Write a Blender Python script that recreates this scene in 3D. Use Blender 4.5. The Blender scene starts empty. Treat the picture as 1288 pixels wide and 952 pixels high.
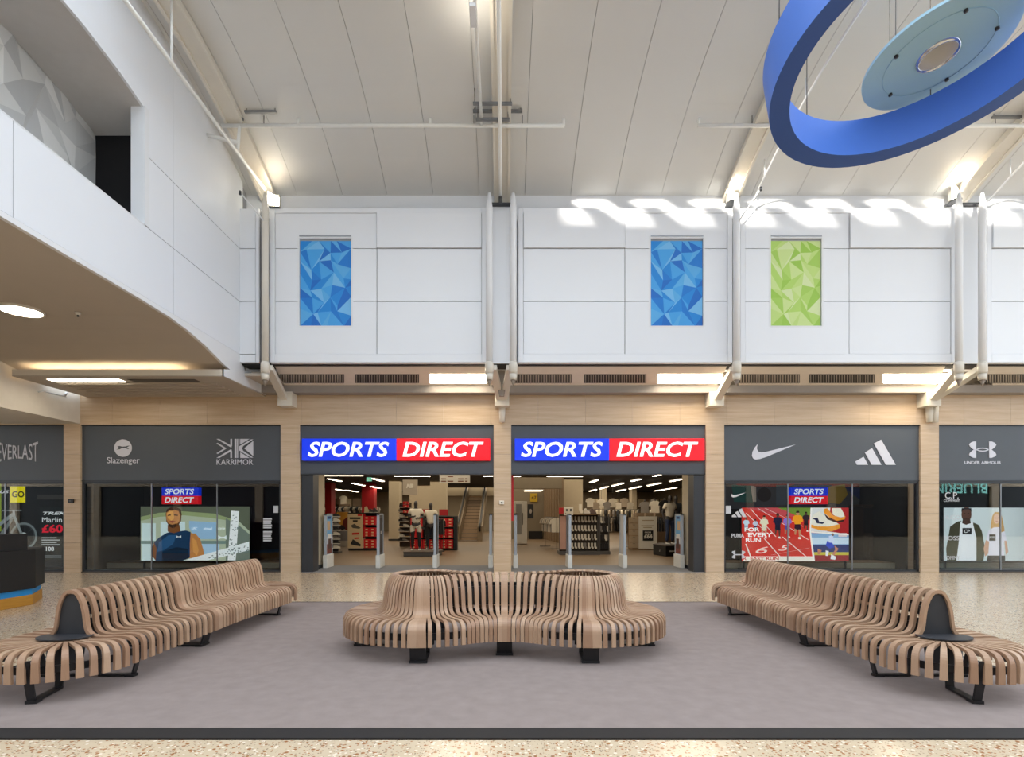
import bpy, bmesh, math, random
from mathutils import Vector, Matrix
random.seed(7)
S = bpy.context.scene
COL = S.collection
R = math.radians

# ------------------------------------------------------------------ camera
F, CX, CY, EYE = 700.0, 634.5, 646.0, 1.5          # focal length and principal point in pixels of the 1288 x 952 frame
cam = bpy.data.objects.new('camera', bpy.data.cameras.new('camera'))
COL.objects.link(cam)
cam.location = (0, 0, EYE)
cam.rotation_euler = (R(90), 0, 0)
cam.data.sensor_width = 36
cam.data.lens = F / 1288 * 36
cam.data.shift_x = (644 - CX) / 1288
cam.data.shift_y = (CY - 476) / 1288
cam.data.clip_end = 300
S.camera = cam

# ------------------------------------------------------------------ sky, sun, exposure
w = bpy.data.worlds.new('sky')
S.world = w
w.use_nodes = True
bg = w.node_tree.nodes['Background']
bg.inputs[0].default_value = (0.80, 0.90, 1.0, 1)
bg.inputs[1].default_value = 2.6
sun = bpy.data.objects.new('sun', bpy.data.lights.new('sun', 'SUN'))
COL.objects.link(sun)
sun.data.energy = 9.0
sun.data.color = (1.0, 0.93, 0.82)
sun.data.angle = R(1.2)
sun.rotation_euler = Vector((0.30, 1.0, -0.20)).to_track_quat('-Z', 'Y').to_euler()
S.view_settings.view_transform = 'Standard'
S.view_settings.look = 'None'
S.view_settings.gamma = 1.0
S.view_settings.exposure = 0.35
S.cycles.max_bounces = 8
S.cycles.diffuse_bounces = 5
S.cycles.sample_clamp_indirect = 6.0
S.cycles.caustics_reflective = False
S.cycles.caustics_refractive = False
S.cycles.use_denoising = True


# ------------------------------------------------------------------ helpers
def X(u, Y): return (u - CX) * Y / F
def Z(v, Y): return EYE - (v - CY) * Y / F
def YG(v): return EYE * F / (v - CY)                # distance of a floor point

def lin(c):
    c = c / 255.0
    return c / 12.92 if c <= 0.04045 else ((c + 0.055) / 1.055) ** 2.4
def rgb(r, g, b): return (lin(r), lin(g), lin(b), 1)

MATS = {}
def mat(name, col, rough=0.5, metal=0.0, noise=0.06, scale=6.0, bump=0.0, emit=0.0, spec=0.5, stretch=None):
    if name in MATS: return MATS[name]
    m = bpy.data.materials.new(name)
    m.use_nodes = True
    nt = m.node_tree
    b = nt.nodes['Principled BSDF']
    b.inputs['Roughness'].default_value = rough
    b.inputs['Metallic'].default_value = metal
    b.inputs['Specular IOR Level'].default_value = spec
    tc = nt.nodes.new('ShaderNodeTexCoord')
    mp = nt.nodes.new('ShaderNodeMapping')
    if stretch: mp.inputs['Scale'].default_value = stretch
    nz = nt.nodes.new('ShaderNodeTexNoise')
    nz.inputs['Scale'].default_value = scale
    nz.inputs['Detail'].default_value = 4
    nt.links.new(tc.outputs['Object'], mp.inputs[0])
    nt.links.new(mp.outputs[0], nz.inputs['Vector'])
    mx = nt.nodes.new('ShaderNodeMix')
    mx.data_type = 'RGBA'
    lo = [max(0, c * (1 - noise)) for c in col[:3]] + [1]
    hi = [min(1, c * (1 + noise)) for c in col[:3]] + [1]
    mx.inputs[6].default_value = lo
    mx.inputs[7].default_value = hi
    nt.links.new(nz.outputs['Fac'], mx.inputs[0])
    nt.links.new(mx.outputs[2], b.inputs['Base Color'])
    if bump:
        bp = nt.nodes.new('ShaderNodeBump')
        bp.inputs['Strength'].default_value = bump
        bp.inputs['Distance'].default_value = 0.01
        nt.links.new(nz.outputs['Fac'], bp.inputs['Height'])
        nt.links.new(bp.outputs[0], b.inputs['Normal'])
    if emit:
        nt.links.new(mx.outputs[2], b.inputs['Emission Color'])
        b.inputs['Emission Strength'].default_value = emit
    MATS[name] = m
    return m

def pic(c, e=0.6):                                  # backlit print or screen colour
    return mat('screen_%d_%d_%d_%d' % (c[0], c[1], c[2], int(e * 100)), rgb(*c), 0.4, noise=0.03, emit=e, spec=0.1)
def prn(c):                                          # plain printed colour
    return mat('print_%d_%d_%d' % c, rgb(*c), 0.55, noise=0.04)

class MB:
    """collects shapes (world or local coordinates) for ONE mesh object"""
    def __init__(s): s.v = []; s.f = []; s.m = []; s.sm = []; s.mats = []
    def mi(s, m):
        if m not in s.mats: s.mats.append(m)
        return s.mats.index(m)
    def add(s, vs, fs, m=None, smooth=False):
        o = len(s.v); k = s.mi(m) if m else 0
        s.v += [tuple(p) for p in vs]
        for f in fs:
            s.f.append([i + o for i in f]); s.m.append(k); s.sm.append(smooth)
        return s
    def box(s, x0, x1, y0, y1, z0, z1, m=None):
        if x0 > x1: x0, x1 = x1, x0
        if y0 > y1: y0, y1 = y1, y0
        if z0 > z1: z0, z1 = z1, z0
        vs = [(x, y, z) for z in (z0, z1) for y in (y0, y1) for x in (x0, x1)]
        return s.add(vs, [(0, 2, 3, 1), (4, 5, 7, 6), (0, 1, 5, 4), (2, 6, 7, 3), (0, 4, 6, 2), (1, 3, 7, 5)], m)
    def prism(s, pts, a, b, axis='y', m=None, smooth=False):
        """pts: polygon in the two other axes (xz for y, xy for z, yz for x)"""
        ar = sum(pts[i - 1][0] * pts[i][1] - pts[i][0] * pts[i - 1][1] for i in range(len(pts)))
        if ar < 0: pts = pts[::-1]
        if a > b: a, b = b, a
        P = {'y': lambda p, t: (p[0], t, p[1]), 'z': lambda p, t: (p[0], p[1], t), 'x': lambda p, t: (t, p[0], p[1])}[axis]
        n = len(pts)
        vs = [P(p, a) for p in pts] + [P(p, b) for p in pts]
        bot = list(range(n)); top = [i + n for i in range(n)][::-1]
        fs = [bot, top] + [((i + 1) % n, i, i + n, (i + 1) % n + n) for i in range(n)]
        if axis != 'y': fs = [f[::-1] for f in fs]
        return s.add(vs, fs, m, smooth)
    def tube(s, pts, r, n=10, m=None, cap=True):
        pts = [Vector(p) for p in pts]
        rs = r if isinstance(r, (list, tuple)) else [r] * len(pts)
        vs = []; fs = []
        up = None
        for i, p in enumerate(pts):
            d = (pts[min(i + 1, len(pts) - 1)] - pts[max(i - 1, 0)]).normalized()
            if up is None: up = Vector((0, 0, 1)) if abs(d.z) < .9 else Vector((0, 1, 0))
            a = d.cross(up).normalized(); b = a.cross(d)
            for k in range(n):
                t = 2 * math.pi * k / n
                vs.append(p + (a * math.cos(t) + b * math.sin(t)) * rs[i])
        for i in range(len(pts) - 1):
            for k in range(n):
                fs.append((i * n + k, i * n + (k + 1) % n, (i + 1) * n + (k + 1) % n, (i + 1) * n + k))
        if cap:
            fs.append(list(range(n))[::-1]); fs.append([(len(pts) - 1) * n + k for k in range(n)])
        return s.add(vs, fs, m, True)
    def lathe(s, prof, c, n=32, m=None, M=None):
        """prof: (radius, z) pairs turned round the vertical through c"""
        vs = []; fs = []
        for r, z in prof:
            for k in range(n):
                t = 2 * math.pi * k / n
                p = Vector((r * math.cos(t), r * math.sin(t), z))
                if M: p = M @ p
                vs.append(p + Vector(c))
        for i in range(len(prof) - 1):
            for k in range(n):
                fs.append((i * n + k, i * n + (k + 1) % n, (i + 1) * n + (k + 1) % n, (i + 1) * n + k))
        return s.add(vs, fs, m, True)
    def flat(s, pts, y, m=None):                     # polygon in xz facing the camera side (-y)
        ar = sum(pts[i - 1][0] * pts[i][1] - pts[i][0] * pts[i - 1][1] for i in range(len(pts)))
        if ar < 0: pts = pts[::-1]
        return s.add([(p[0], y, p[1]) for p in pts], [list(range(len(pts)))], m)
    def mesh(s, name, m=None):
        me = bpy.data.meshes.new(name)
        me.from_pydata(s.v, [], s.f)
        for x in (s.mats or [m]): me.materials.append(x)
        me.polygons.foreach_set('material_index', s.m)
        me.polygons.foreach_set('use_smooth', s.sm)
        me.update()
        return me
    def build(s, name, m=None, parent=None, local=False):
        """parts are made in world coordinates unless local: then relative to their thing"""
        return link(name, s.mesh(name, m), parent, local)

def root_loc(o):
    while o.parent: o = o.parent
    return o.location
def link(name, me, parent=None, local=False):
    o = bpy.data.objects.new(name, me)
    COL.objects.link(o)
    if parent:
        o.parent = parent
        if not local and parent.parent is None: o.location = -parent.location
    return o
def bevel(o, wd=0.01, seg=2):
    b = o.modifiers.new('bevel', 'BEVEL'); b.width = wd; b.segments = seg; b.limit_method = 'ANGLE'
    return o
def tag(o, label, cat, group=None):
    o['label'] = label; o['category'] = cat
    if group: o['group'] = group
    return o
def thing(name, label, cat, loc=(0, 0, 0), rz=0, group=None):
    o = bpy.data.objects.new(name, None)
    COL.objects.link(o)
    o.empty_display_size = .1
    o.location = loc; o.rotation_euler = (0, 0, rz)
    return tag(o, label, cat, group)
def struct(o): o['kind'] = 'structure'; return o
def sroot(name):
    o = bpy.data.objects.new(name, None); COL.objects.link(o); o.empty_display_size = .1
    return struct(o)
def dup(root, loc, rz=None, label=None):
    r = root.copy(); COL.objects.link(r); r.location = loc
    if rz is not None: r.rotation_euler = (0, 0, rz)
    if label: r['label'] = label
    for ch in list(root.children):
        c = ch.copy(); COL.objects.link(c); c.parent = r
        for g in list(ch.children):
            d = g.copy(); COL.objects.link(d); d.parent = c
    return r
ORD = ('first', 'second', 'third', 'fourth', 'fifth', 'sixth', 'seventh', 'eighth', 'ninth', 'tenth', 'eleventh', 'twelfth', 'thirteenth', 'fourteenth', 'fifteenth', 'sixteenth', 'seventeenth', 'eighteenth', 'nineteenth', 'twentieth', 'twenty-first', 'twenty-second', 'twenty-third', 'twenty-fourth', 'twenty-fifth', 'twenty-sixth')
ROW = ('top', 'second', 'third', 'bottom')
def rect(u0, v0, u1, v1, Y): return [(X(u0, Y), Z(v0, Y)), (X(u1, Y), Z(v0, Y)), (X(u1, Y), Z(v1, Y)), (X(u0, Y), Z(v1, Y))]
def poly(pts, Y): return [(X(u, Y), Z(v, Y)) for u, v in pts]
def ell(u, v, a, b, n=16): return [(u + a * math.cos(2 * math.pi * k / n), v + b * math.sin(2 * math.pi * k / n)) for k in range(n)]

def text(s, u0, v0, u1, v1, Y, m, parent, name='lettering', bold=0.02, shear=0.0, depth=0.006, warp=None):
    """lettering that fills a rectangle on the plane y = Y"""
    cu = bpy.data.curves.new('lettering', 'FONT')
    cu.body = s; cu.size = 1; cu.offset = bold; cu.shear = shear; cu.extrude = 0.001; cu.resolution_u = 3
    t = bpy.data.objects.new('lettering_curve', cu)
    COL.objects.link(t)
    bpy.context.view_layer.update()
    me = bpy.data.meshes.new_from_object(t.evaluated_get(bpy.context.evaluated_depsgraph_get()))
    bpy.data.objects.remove(t); bpy.data.curves.remove(cu)
    xs = [v.co.x for v in me.vertices]; ys = [v.co.y for v in me.vertices]
    x0, x1, y0, y1 = min(xs), max(xs), min(ys), max(ys)
    for v in me.vertices:
        fx = (v.co.x - x0) / (x1 - x0); fy = (v.co.y - y0) / (y1 - y0)
        if warp: fy = 0.5 + (fy - 0.5) * warp(fx)
        d = 0 if v.co.z > 0 else depth
        v.co = (X(u0 + fx * (u1 - u0), Y), Y - depth + d, Z(v1 - fy * (v1 - v0), Y))
    me.materials.clear(); me.materials.append(m)
    me.update()
    return link(name, me, parent)

# ------------------------------------------------------------------ materials
white = mat('white_paint', rgb(226, 228, 231), 0.55, noise=0.015, scale=2)
white_panel = mat('white_cladding', rgb(228, 231, 236), 0.38, noise=0.012, scale=1.5)
cream = mat('cream_metal', rgb(214, 208, 196), 0.4, noise=0.02)
joint = mat('joint_shadow_gap', rgb(150, 150, 152), 0.8)
roofm = mat('roof_plank_paint', rgb(212, 212, 210), 0.5, noise=0.015, scale=1.2)
soffitm = mat('soffit_plaster', rgb(186, 176, 164), 0.8, noise=0.03, scale=2)
greyp = mat('graphite_fascia', rgb(74, 79, 86), 0.45, noise=0.05, scale=3)
darkm = mat('dark_metal', rgb(58, 61, 66), 0.35, 0.3, noise=0.05)
alum = mat('aluminium', rgb(150, 154, 158), 0.3, 0.8, noise=0.05)
black = mat('black_steel', rgb(30, 30, 32), 0.38, noise=0.1)
blackp = mat('black_board', rgb(8, 8, 9), 0.6, noise=0.2)
letter = mat('pale_lettering', rgb(205, 206, 216), 0.45, noise=0.01)
lamp = mat('lamp_diffuser', (1.0, 0.88, 0.68, 1), 0.5, noise=0.0, emit=16.0)
stripm = mat('strip_light', (1.0, 0.84, 0.62, 1), 0.5, noise=0.0, emit=8.0)
glow = mat('cove_strip', (1.0, 0.80, 0.52, 1), 0.5, noise=0.0, emit=16.0)
woodm = mat('ash_slat', rgb(170, 137, 110), 0.42, noise=0.13, scale=5, stretch=(1, 14, 3))
woodm2 = mat('ash_slat_pale', rgb(180, 148, 121), 0.42, noise=0.13, scale=5, stretch=(1, 14, 3))
woodm3 = mat('ash_slat_deep', rgb(158, 123, 97), 0.42, noise=0.13, scale=5, stretch=(1, 14, 3))
plinthw = mat('kiosk_wood', rgb(176, 124, 40), 0.5, noise=0.2, scale=4, stretch=(1, 1, 8))
bluep = mat('kiosk_blue', rgb(20, 130, 196), 0.5)
beige = mat('beige_plaster', rgb(196, 182, 156), 0.7, noise=0.03)
shopwall = mat('shop_wall', rgb(150, 138, 118), 0.8, noise=0.06)
shopdark = mat('shop_ceiling_black', rgb(26, 24, 24), 0.8)
redp = mat('red_paint', rgb(176, 22, 30), 0.5)
boxred = mat('red_card', rgb(214, 26, 34), 0.55)
offw = mat('off_white', rgb(225, 220, 208), 0.6)
steel = mat('shelf_steel', rgb(90, 88, 86), 0.5, 0.3)
tan = mat('tan_board', rgb(150, 120, 86), 0.6)

def marble():
    m = bpy.data.materials.new('travertine'); m.use_nodes = True
    nt = m.node_tree; b = nt.nodes['Principled BSDF']; b.inputs['Roughness'].default_value = 0.3
    tc = nt.nodes.new('ShaderNodeTexCoord'); mp = nt.nodes.new('ShaderNodeMapping'); mp.inputs['Scale'].default_value = (0.6, 0.6, 9)
    nz = nt.nodes.new('ShaderNodeTexNoise'); nz.inputs['Scale'].default_value = 1.6; nz.inputs['Detail'].default_value = 8; nz.inputs['Roughness'].default_value = 0.65
    cr = nt.nodes.new('ShaderNodeValToRGB')
    cr.color_ramp.elements[0].position = 0.3; cr.color_ramp.elements[0].color = rgb(186, 160, 130)
    cr.color_ramp.elements[1].position = 0.7; cr.color_ramp.elements[1].color = rgb(206, 184, 158)
    nt.links.new(tc.outputs['Object'], mp.inputs[0]); nt.links.new(mp.outputs[0], nz.inputs['Vector'])
    nt.links.new(nz.outputs['Fac'], cr.inputs[0]); nt.links.new(cr.outputs[0], b.inputs['Base Color'])
    return m
marblem = marble()

def terrazzo():
    m = bpy.data.materials.new('terrazzo'); m.use_nodes = True
    nt = m.node_tree; b = nt.nodes['Principled BSDF']; b.inputs['Roughness'].default_value = 0.2
    tc = nt.nodes.new('ShaderNodeTexCoord')
    prev = None
    base = nt.nodes.new('ShaderNodeTexNoise'); base.inputs['Scale'].default_value = 3
    nt.links.new(tc.outputs['Object'], base.inputs['Vector'])
    cr0 = nt.nodes.new('ShaderNodeValToRGB')
    cr0.color_ramp.elements[0].color = rgb(198, 177, 148); cr0.color_ramp.elements[1].color = rgb(211, 191, 163)
    nt.links.new(base.outputs['Fac'], cr0.inputs[0]); prev = cr0.outputs[0]
    for sc, thr, rad, c in ((27, 0.28, 0.36, rgb(160, 108, 68)), (32, 0.34, 0.36, rgb(232, 218, 196)), (44, 0.26, 0.38, rgb(172, 122, 84)), (66, 0.28, 0.38, rgb(146, 124, 100))):
        vo = nt.nodes.new('ShaderNodeTexVoronoi'); vo.inputs['Scale'].default_value = sc
        nt.links.new(tc.outputs['Object'], vo.inputs['Vector'])
        sp = nt.nodes.new('ShaderNodeSeparateColor'); nt.links.new(vo.outputs['Color'], sp.inputs[0])
        a = nt.nodes.new('ShaderNodeMath'); a.operation = 'LESS_THAN'; a.inputs[1].default_value = thr; nt.links.new(sp.outputs[0], a.inputs[0])
        d = nt.nodes.new('ShaderNodeMath'); d.operation = 'LESS_THAN'; d.inputs[1].default_value = rad; nt.links.new(vo.outputs['Distance'], d.inputs[0])
        e = nt.nodes.new('ShaderNodeMath'); e.operation = 'MULTIPLY'; nt.links.new(a.outputs[0], e.inputs[0]); nt.links.new(d.outputs[0], e.inputs[1])
        mx = nt.nodes.new('ShaderNodeMix'); mx.data_type = 'RGBA'; mx.inputs[7].default_value = c
        nt.links.new(e.outputs[0], mx.inputs[0]); nt.links.new(prev, mx.inputs[6]); prev = mx.outputs[2]
    nt.links.new(prev, b.inputs['Base Color'])
    return m
terr = terrazzo()

def glassm():
    m = bpy.data.materials.new('shop_glass'); m.use_nodes = True
    nt = m.node_tree; nt.nodes.remove(nt.nodes['Principled BSDF'])
    out = nt.nodes['Material Output']
    tr = nt.nodes.new('ShaderNodeBsdfTransparent'); tr.inputs[0].default_value = (0.86, 0.89, 0.9, 1)
    gl = nt.nodes.new('ShaderNodeBsdfGlossy'); gl.inputs['Roughness'].default_value = 0.01
    fr = nt.nodes.new('ShaderNodeFresnel'); fr.inputs[0].default_value = 1.45
    mx = nt.nodes.new('ShaderNodeMixShader')
    nt.links.new(fr.outputs[0], mx.inputs[0]); nt.links.new(tr.outputs[0], mx.inputs[1]); nt.links.new(gl.outputs[0], mx.inputs[2])
    nt.links.new(mx.outputs[0], out.inputs[0])
    return m
glass = glassm()
carpetm = mat('grey_carpet', rgb(142, 129, 124), 0.95, noise=0.16, scale=7, bump=0.3, spec=0.1)
shopfloor = mat('shop_floor_vinyl', rgb(128, 108, 86), 0.45, noise=0.08, scale=3, stretch=(1, 6, 1))
matfloor = mat('entrance_mat', rgb(120, 118, 118), 0.8, noise=0.1, scale=40)

# ------------------------------------------------------------------ the shell
YF, YB, YW = 14.19, 12.80, 13.25          # shop front, upper boxes, upper wall
XL = -6.09                                # face of the wing with the upper opening
def roofz(y): return 10.135 - 0.05 * (y - 8.64) ** 2

struct(MB().box(-40, 40, -9, YF + .02, -.2, 0).build('floor', terr))
struct(MB().box(-6, 6, YF + .02, 50, -.2, 0).box(-16, -6, YF + 2.6, 50, -.2, 0).box(6, 16, YF + 2.6, 50, -.2, 0).build('floor_shop', shopfloor))
struct(MB().box(X(378, YF), X(888, YF), YF + .02, 16.1, 0, .006).build('floor_mat', matfloor))

# barrel ceiling of curved planks, one object each
ceil = sroot('ceiling')
shell = MB()
ys = [8.3 + (YW + .25 - 8.3) * i / 14 for i in range(15)]
def vault(mb, x0, x1, dz, th, m=None):
    vs = []
    for y in ys:
        z = roofz(y) + dz
        vs += [(x0, y, z), (x1, y, z), (x0, y, z + th), (x1, y, z + th)]
    fs = [(1, 0, 2, 3)]
    for i in range(len(ys) - 1):
        a = i * 4; b = a + 4
        fs += [(a, b, b + 1, a + 1)[::-1], (a + 2, a + 3, b + 3, b + 2)[::-1], (a, a + 2, b + 2, b)[::-1], (a + 1, b + 1, b + 3, a + 3)[::-1]]
    e = (len(ys) - 1) * 4
    fs.append((e, e + 1, e + 3, e + 2))
    mb.add(vs, [f[::-1] for f in fs], m)
    return mb
vault(shell, -6.6, 20, .05, .15).build('roof_deck', joint, ceil)
seams = sorted([X(u, YW) for u in (374, 431, 487, 545, 603, 660, 717.6, 774, 831.5, 888)])
pitch = seams[1] - seams[0]
allx = [seams[0] - pitch, *seams]
for i in range(1, 12): allx.append(seams[-1] + pitch * i)
allx = [-6.6] + allx
for a, b in zip(allx, allx[1:]):
    vault(MB(), a + .004, b - .004, 0, .03).build('plank', roofm, ceil)

# roof ribs
GRID = [X(340, YW), X(631.5, YW), X(917, YW), X(1205, YW)]
for i, gx in enumerate(GRID):
    b = sroot('beam_%d' % (i + 1))
    vault(MB(), gx - .16, gx + .16, -.16, .15).build('web', cream, b)
    vault(MB(), gx - .19, gx - .13, -.20, .05).build('flange', cream, b)
    vault(MB(), gx + .13, gx + .19, -.20, .05).build('flange', cream, b)

# open rooflight behind the visible vault: unseen rafters, spaced to break up the sun
rl = sroot('roof_rafter')
for i in range(-14, 22):
    x = i * 1.4
    MB().box(x - .10, x + .10, -6, 8.3, 10.6, 10.9).build('rafter', white, rl)
MB().box(-8, 30, 8.16, 8.3, 9.98, 10.9).build('edge_beam', white, rl)  # unseen beam added to keep the sun off the vault
# the opposite side of the mall
opp = sroot('wall_opposite')
MB().box(-40, 44, -8.6, -8.2, 4.4, 12.45).build('upper_wall', white, opp)
MB().box(-40, -5.0, -8.6, -8.2, 12.45, 17).build('parapet', white, opp)  # unseen block added to keep the sun off the wing-side upper wall
MB().box(-40, 44, -8.6, -8.2, 3.3, 4.4).build('band', marblem, opp)
MB().box(-40, 44, -8.6, -8.3, 0, 3.3).build('dark_shopfronts', mat('dark_shopfront', rgb(36, 34, 34), 0.4, noise=.3, scale=.5), opp)
for i in range(-7, 8): MB().box(i * 5.4 - .25, i * 5.4 + .25, -8.3, -8.1, 0, 3.3).build('pier', marblem, opp)

bs = text('BLUERIN', 0, 0, 10, 10, -8, mat('opposite_letters', rgb(190, 225, 222), .5, emit=1.0), None, name='opposite_shop_sign', bold=.01)
xs_ = [v.co.x for v in bs.data.vertices]; zs_ = [v.co.z for v in bs.data.vertices]
for v in bs.data.vertices:
    v.co = (31.9 + (28.4 - 31.9) * (1 - (v.co.x - min(xs_)) / (max(xs_) - min(xs_))), -8.17, 2.85 + .68 * (v.co.z - min(zs_)) / (max(zs_) - min(zs_)))
tag(bs, 'pale lit lettering over a shop across the mall, seen mirrored in the last window', 'sign')
# upper back wall
ub = struct(MB().box(-7.5, 20, YW, YW + .3, 4.955, 9.2).build('wall_back', white))

# ---------------- upper cladding boxes
facetb = [rgb(*c) for c in ((0, 104, 196), (16, 132, 214), (64, 158, 226), (112, 182, 232), (4, 118, 206), (84, 168, 226))]
facetg = [rgb(*c) for c in ((150, 194, 70), (172, 208, 100), (196, 218, 140), (206, 222, 164), (160, 200, 84), (186, 214, 122))]
facetw = [rgb(*c) for c in ((196, 197, 196), (208, 208, 206), (186, 187, 187), (216, 216, 214), (176, 177, 177), (202, 203, 201))]
FB = [mat('blue_facet_%d' % i, c, .5, noise=.02) for i, c in enumerate(facetb)]
FG = [mat('green_facet_%d' % i, c, .5, noise=.02) for i, c in enumerate(facetg)]
FW = [mat('grey_facet_%d' % i, c, .6, noise=.02) for i, c in enumerate(facetw)]
def facets(a0, b0, a1, b1, nx, ny, mats, place, seed, relief=0.0):
    """a sheet of flat triangles; place(a, b, d) gives the world point"""
    rn = random.Random(seed)
    mb = MB(); pts = {}
    for j in range(ny + 1):
        for i in range(nx + 1):
            a = i / nx; b = j / ny
            if 0 < i < nx: a += rn.uniform(-.42, .42) / nx
            if 0 < j < ny: b += rn.uniform(-.42, .42) / ny
            pts[i, j] = (a0 + a * (a1 - a0), b0 + b * (b1 - b0), rn.uniform(0, relief))
    for j in range(ny):
        for i in range(nx):
            q = [pts[i, j], pts[i + 1, j], pts[i + 1, j + 1], pts[i, j + 1]]
            tr = [(0, 1, 2), (0, 2, 3)] if rn.random() < .5 else [(0, 1, 3), (1, 2, 3)]
            last = None
            for t in tr:
                k = rn.choice([x for x in range(len(mats)) if x != last]); last = k
                mb.add([place(*q[x]) for x in t], [(0, 1, 2)], mats[k])
    return mb

def clad_box(i, u0, u1, um, win, proud, uend=None):
    """white clad box of two columns by three rows of panels; win = (side, u0, u1, mats) of its printed window"""
    w = sroot('wall_box_%d' % i)
    x0, x1 = X(u0, YB), X(u1, YB)
    zt, zb = Z(262, YB), Z(456, YB)
    MB().box(x0 + .01, x1 - .01, YB + .03, YW, zb, zt).build('carcass', joint, w)
    f = MB()
    fw = .11
    f.box(x0, x0 + fw, YB - .015, YB + .06, zb, zt).box(x1 - fw, x1, YB - .015, YB + .06, zb, zt)
    f.box(x0 + fw, x1 - fw, YB - .015, YB + .06, zt - .11, zt).box(x0 + fw, x1 - fw, YB - .015, YB + .06, zb, Z(445.5, YB) + .003)
    f.box(x0, x1, YB, YW, zb - .012, zb)
    bevel(f.build('frame', white_panel, w), .006, 1)
    rows = [Z(268, YB), Z(312.5, YB), Z(379, YB), Z(445.5, YB)]
    xm = X(um, YB)
    cols = [(x0 + fw, xm), (xm, x1 - fw)]
    if win:
        side, wu0, wu1, wm, seed = win[:5]
        wx0, wx1 = X(wu0, YB), X(wu1, YB)
        wz0, wz1 = Z(410.5, YB), Z(297, YB)
    for r in range(3):
        z1, z0 = rows[r] - .008, rows[r + 1] + .008
        for c in range(2):
            a, b = cols[c][0] + .008, cols[c][1] - .008
            yy = YB - (.05 if (proud == c and r == 0) else 0)
            if win and side == c:
                lo, hi = max(z0, wz0), min(z1, wz1)
                p = MB()
                p.box(a, wx0, yy, YB + .03, z0, z1); p.box(wx1, b, yy, YB + .03, z0, z1)
                if hi < z1: p.box(wx0, wx1, yy, YB + .03, hi, z1)
                if lo > z0: p.box(wx0, wx1, yy, YB + .03, z0, lo)
                p.build('panel', white_panel, w)
            else:
                bevel(MB().box(a, b, yy, YB + .03, z0, z1).build('panel', white_panel, w), .004, 1)
    if win:
        g = thing('window_graphic', win[5], 'window print', ((wx0 + wx1) / 2, YB + .02, wz0), 0)
        facets(wx0 + .02, wz0 + .02, wx1 - .02, wz1 - .10, 5, 7, wm, lambda a, b, d: (a, YB + .022, b), seed).build('printed_sheet', None, g)
        fr = MB().box(wx0, wx1, YB - .006, YB + .025, wz1 - .05, wz1 + .02).box(wx0 - .03, wx0 + .01, YB - .004, YB + .025, wz0, wz1).box(wx1 - .01, wx1 + .03, YB - .004, YB + .025, wz0, wz1).box(wx0, wx1, YB - .006, YB + .025, wz0 - .02, wz0 + .015)
        fr.build('frame', white, g)
        MB().box(wx0 + .01, wx1 - .01, YB - .016, YB + .02, wz1 - .012, wz1 + .014).build('head_shadow_strip', alum, g)
    return w
clad_box(1, 340, 612, 474, (0, 376, 442.5, FB, 3, 'blue faceted window print in the first clad box, beside the wing wall'), 1)
clad_box(2, 652, 921, 786, (1, 818, 885, FB, 3, 'blue faceted window print in the second clad box, nearer the green one'), 0)
clad_box(3, 931, 1202, 1068, (0, 969, 1034, FG, 3, 'green faceted window print, the only green one'), 1)
clad_box(4, 1241, 1512, 1247, None, 1)
# narrow return strip beside the wing wall
ws = sroot('wall_box_5')
a, b = XL, X(326, YB)
MB().box(a, b, YB + .03, YW, Z(456, YB), Z(262, YB)).build('carcass', joint, ws)
zz = [Z(262, YB), Z(312.5, YB), Z(379, YB), Z(445.5, YB), Z(456, YB)]
for k in range(4):
    MB().box(a + .002, b - .085, YB, YB + .03, zz[k + 1] + .008, zz[k] - .008).build('panel', white_panel, ws)
MB().box(b - .07, b, YB - .015, YB + .05, zz[-1], zz[0]).build('frame', white_panel, ws)
# flat duct covers between the twin tubes
for i, (u0, u1) in enumerate(((619, 641.5), (1210, 1231))):
    o = sroot('column_cover_%d' % (i + 1))
    MB().box(X(u0, 12.85), X(u1, 12.85), 12.85, YW, Z(457, 12.85), Z(258, 12.85)).build('cover', white_panel, o)
    MB().box(X(u0 - 2, 12.8), X(u1 + 2, 12.8), 12.72, YW, Z(258.5, 12.8), Z(257, 12.8)).build('ledge', darkm, o)

# ---------------- sloping soffit panels with grilles and light
sof = [(345, 614, 352, 433, 447, 527, 541, 612), (646, 915, 646, 719, 735, 813, 827, 909), (917, 1190, 927, 1006, 1018, 1100, 1111, 1193), (1236, 1470, 1240, 1300, 1320, 1400, 1420, 1460)]
Ya, Yb_ = 12.98, 13.9
za, zb_ = Z(459.5, Ya), Z(485, Yb_)
def on_slope(v):                                       # point of the sloping soffit seen at height v
    k = (za - zb_) / (Yb_ - Ya)
    y = (za - EYE + k * Ya) / (k + (CY - v) / F)
    return y, EYE + (CY - v) * y / F
sb = sroot('beam_soffit')
MB().box(-7, 18, 13.88, YF + .3, Z(497, YF), Z(485, Yb_) + .02).build('beam_face', mat('soffit_shadow_board', rgb(150, 143, 138), .7), sb)  # front face of the dark grey beam below the sloping soffit
MB().box(XL, 18, YB + .1, YW + .05, Z(459, 12.9), Z(459, 12.9) + .06).build('slot', mat('dark_slot', rgb(40, 38, 36), .8), sb)
MB().box(-7, 18, YF + .02, YF + .12, 4.4, 5.4).box(-7, 18, YW + .31, YF + .12, 5.3, 5.4).build('backing_board', soffitm, sb)
MB().box(XL - .02, X(345, 13.2), YB + .2, 13.9, 4.72, 4.78).build('corner_board', soffitm, sb)
grl = mat('grille_dark', rgb(52, 48, 44), .6)
GRN = ('above the blue-and-red sign beside the wing wall', 'above the second blue-and-red sign', 'above the display window with the track poster', 'above the last window bay')
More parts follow.
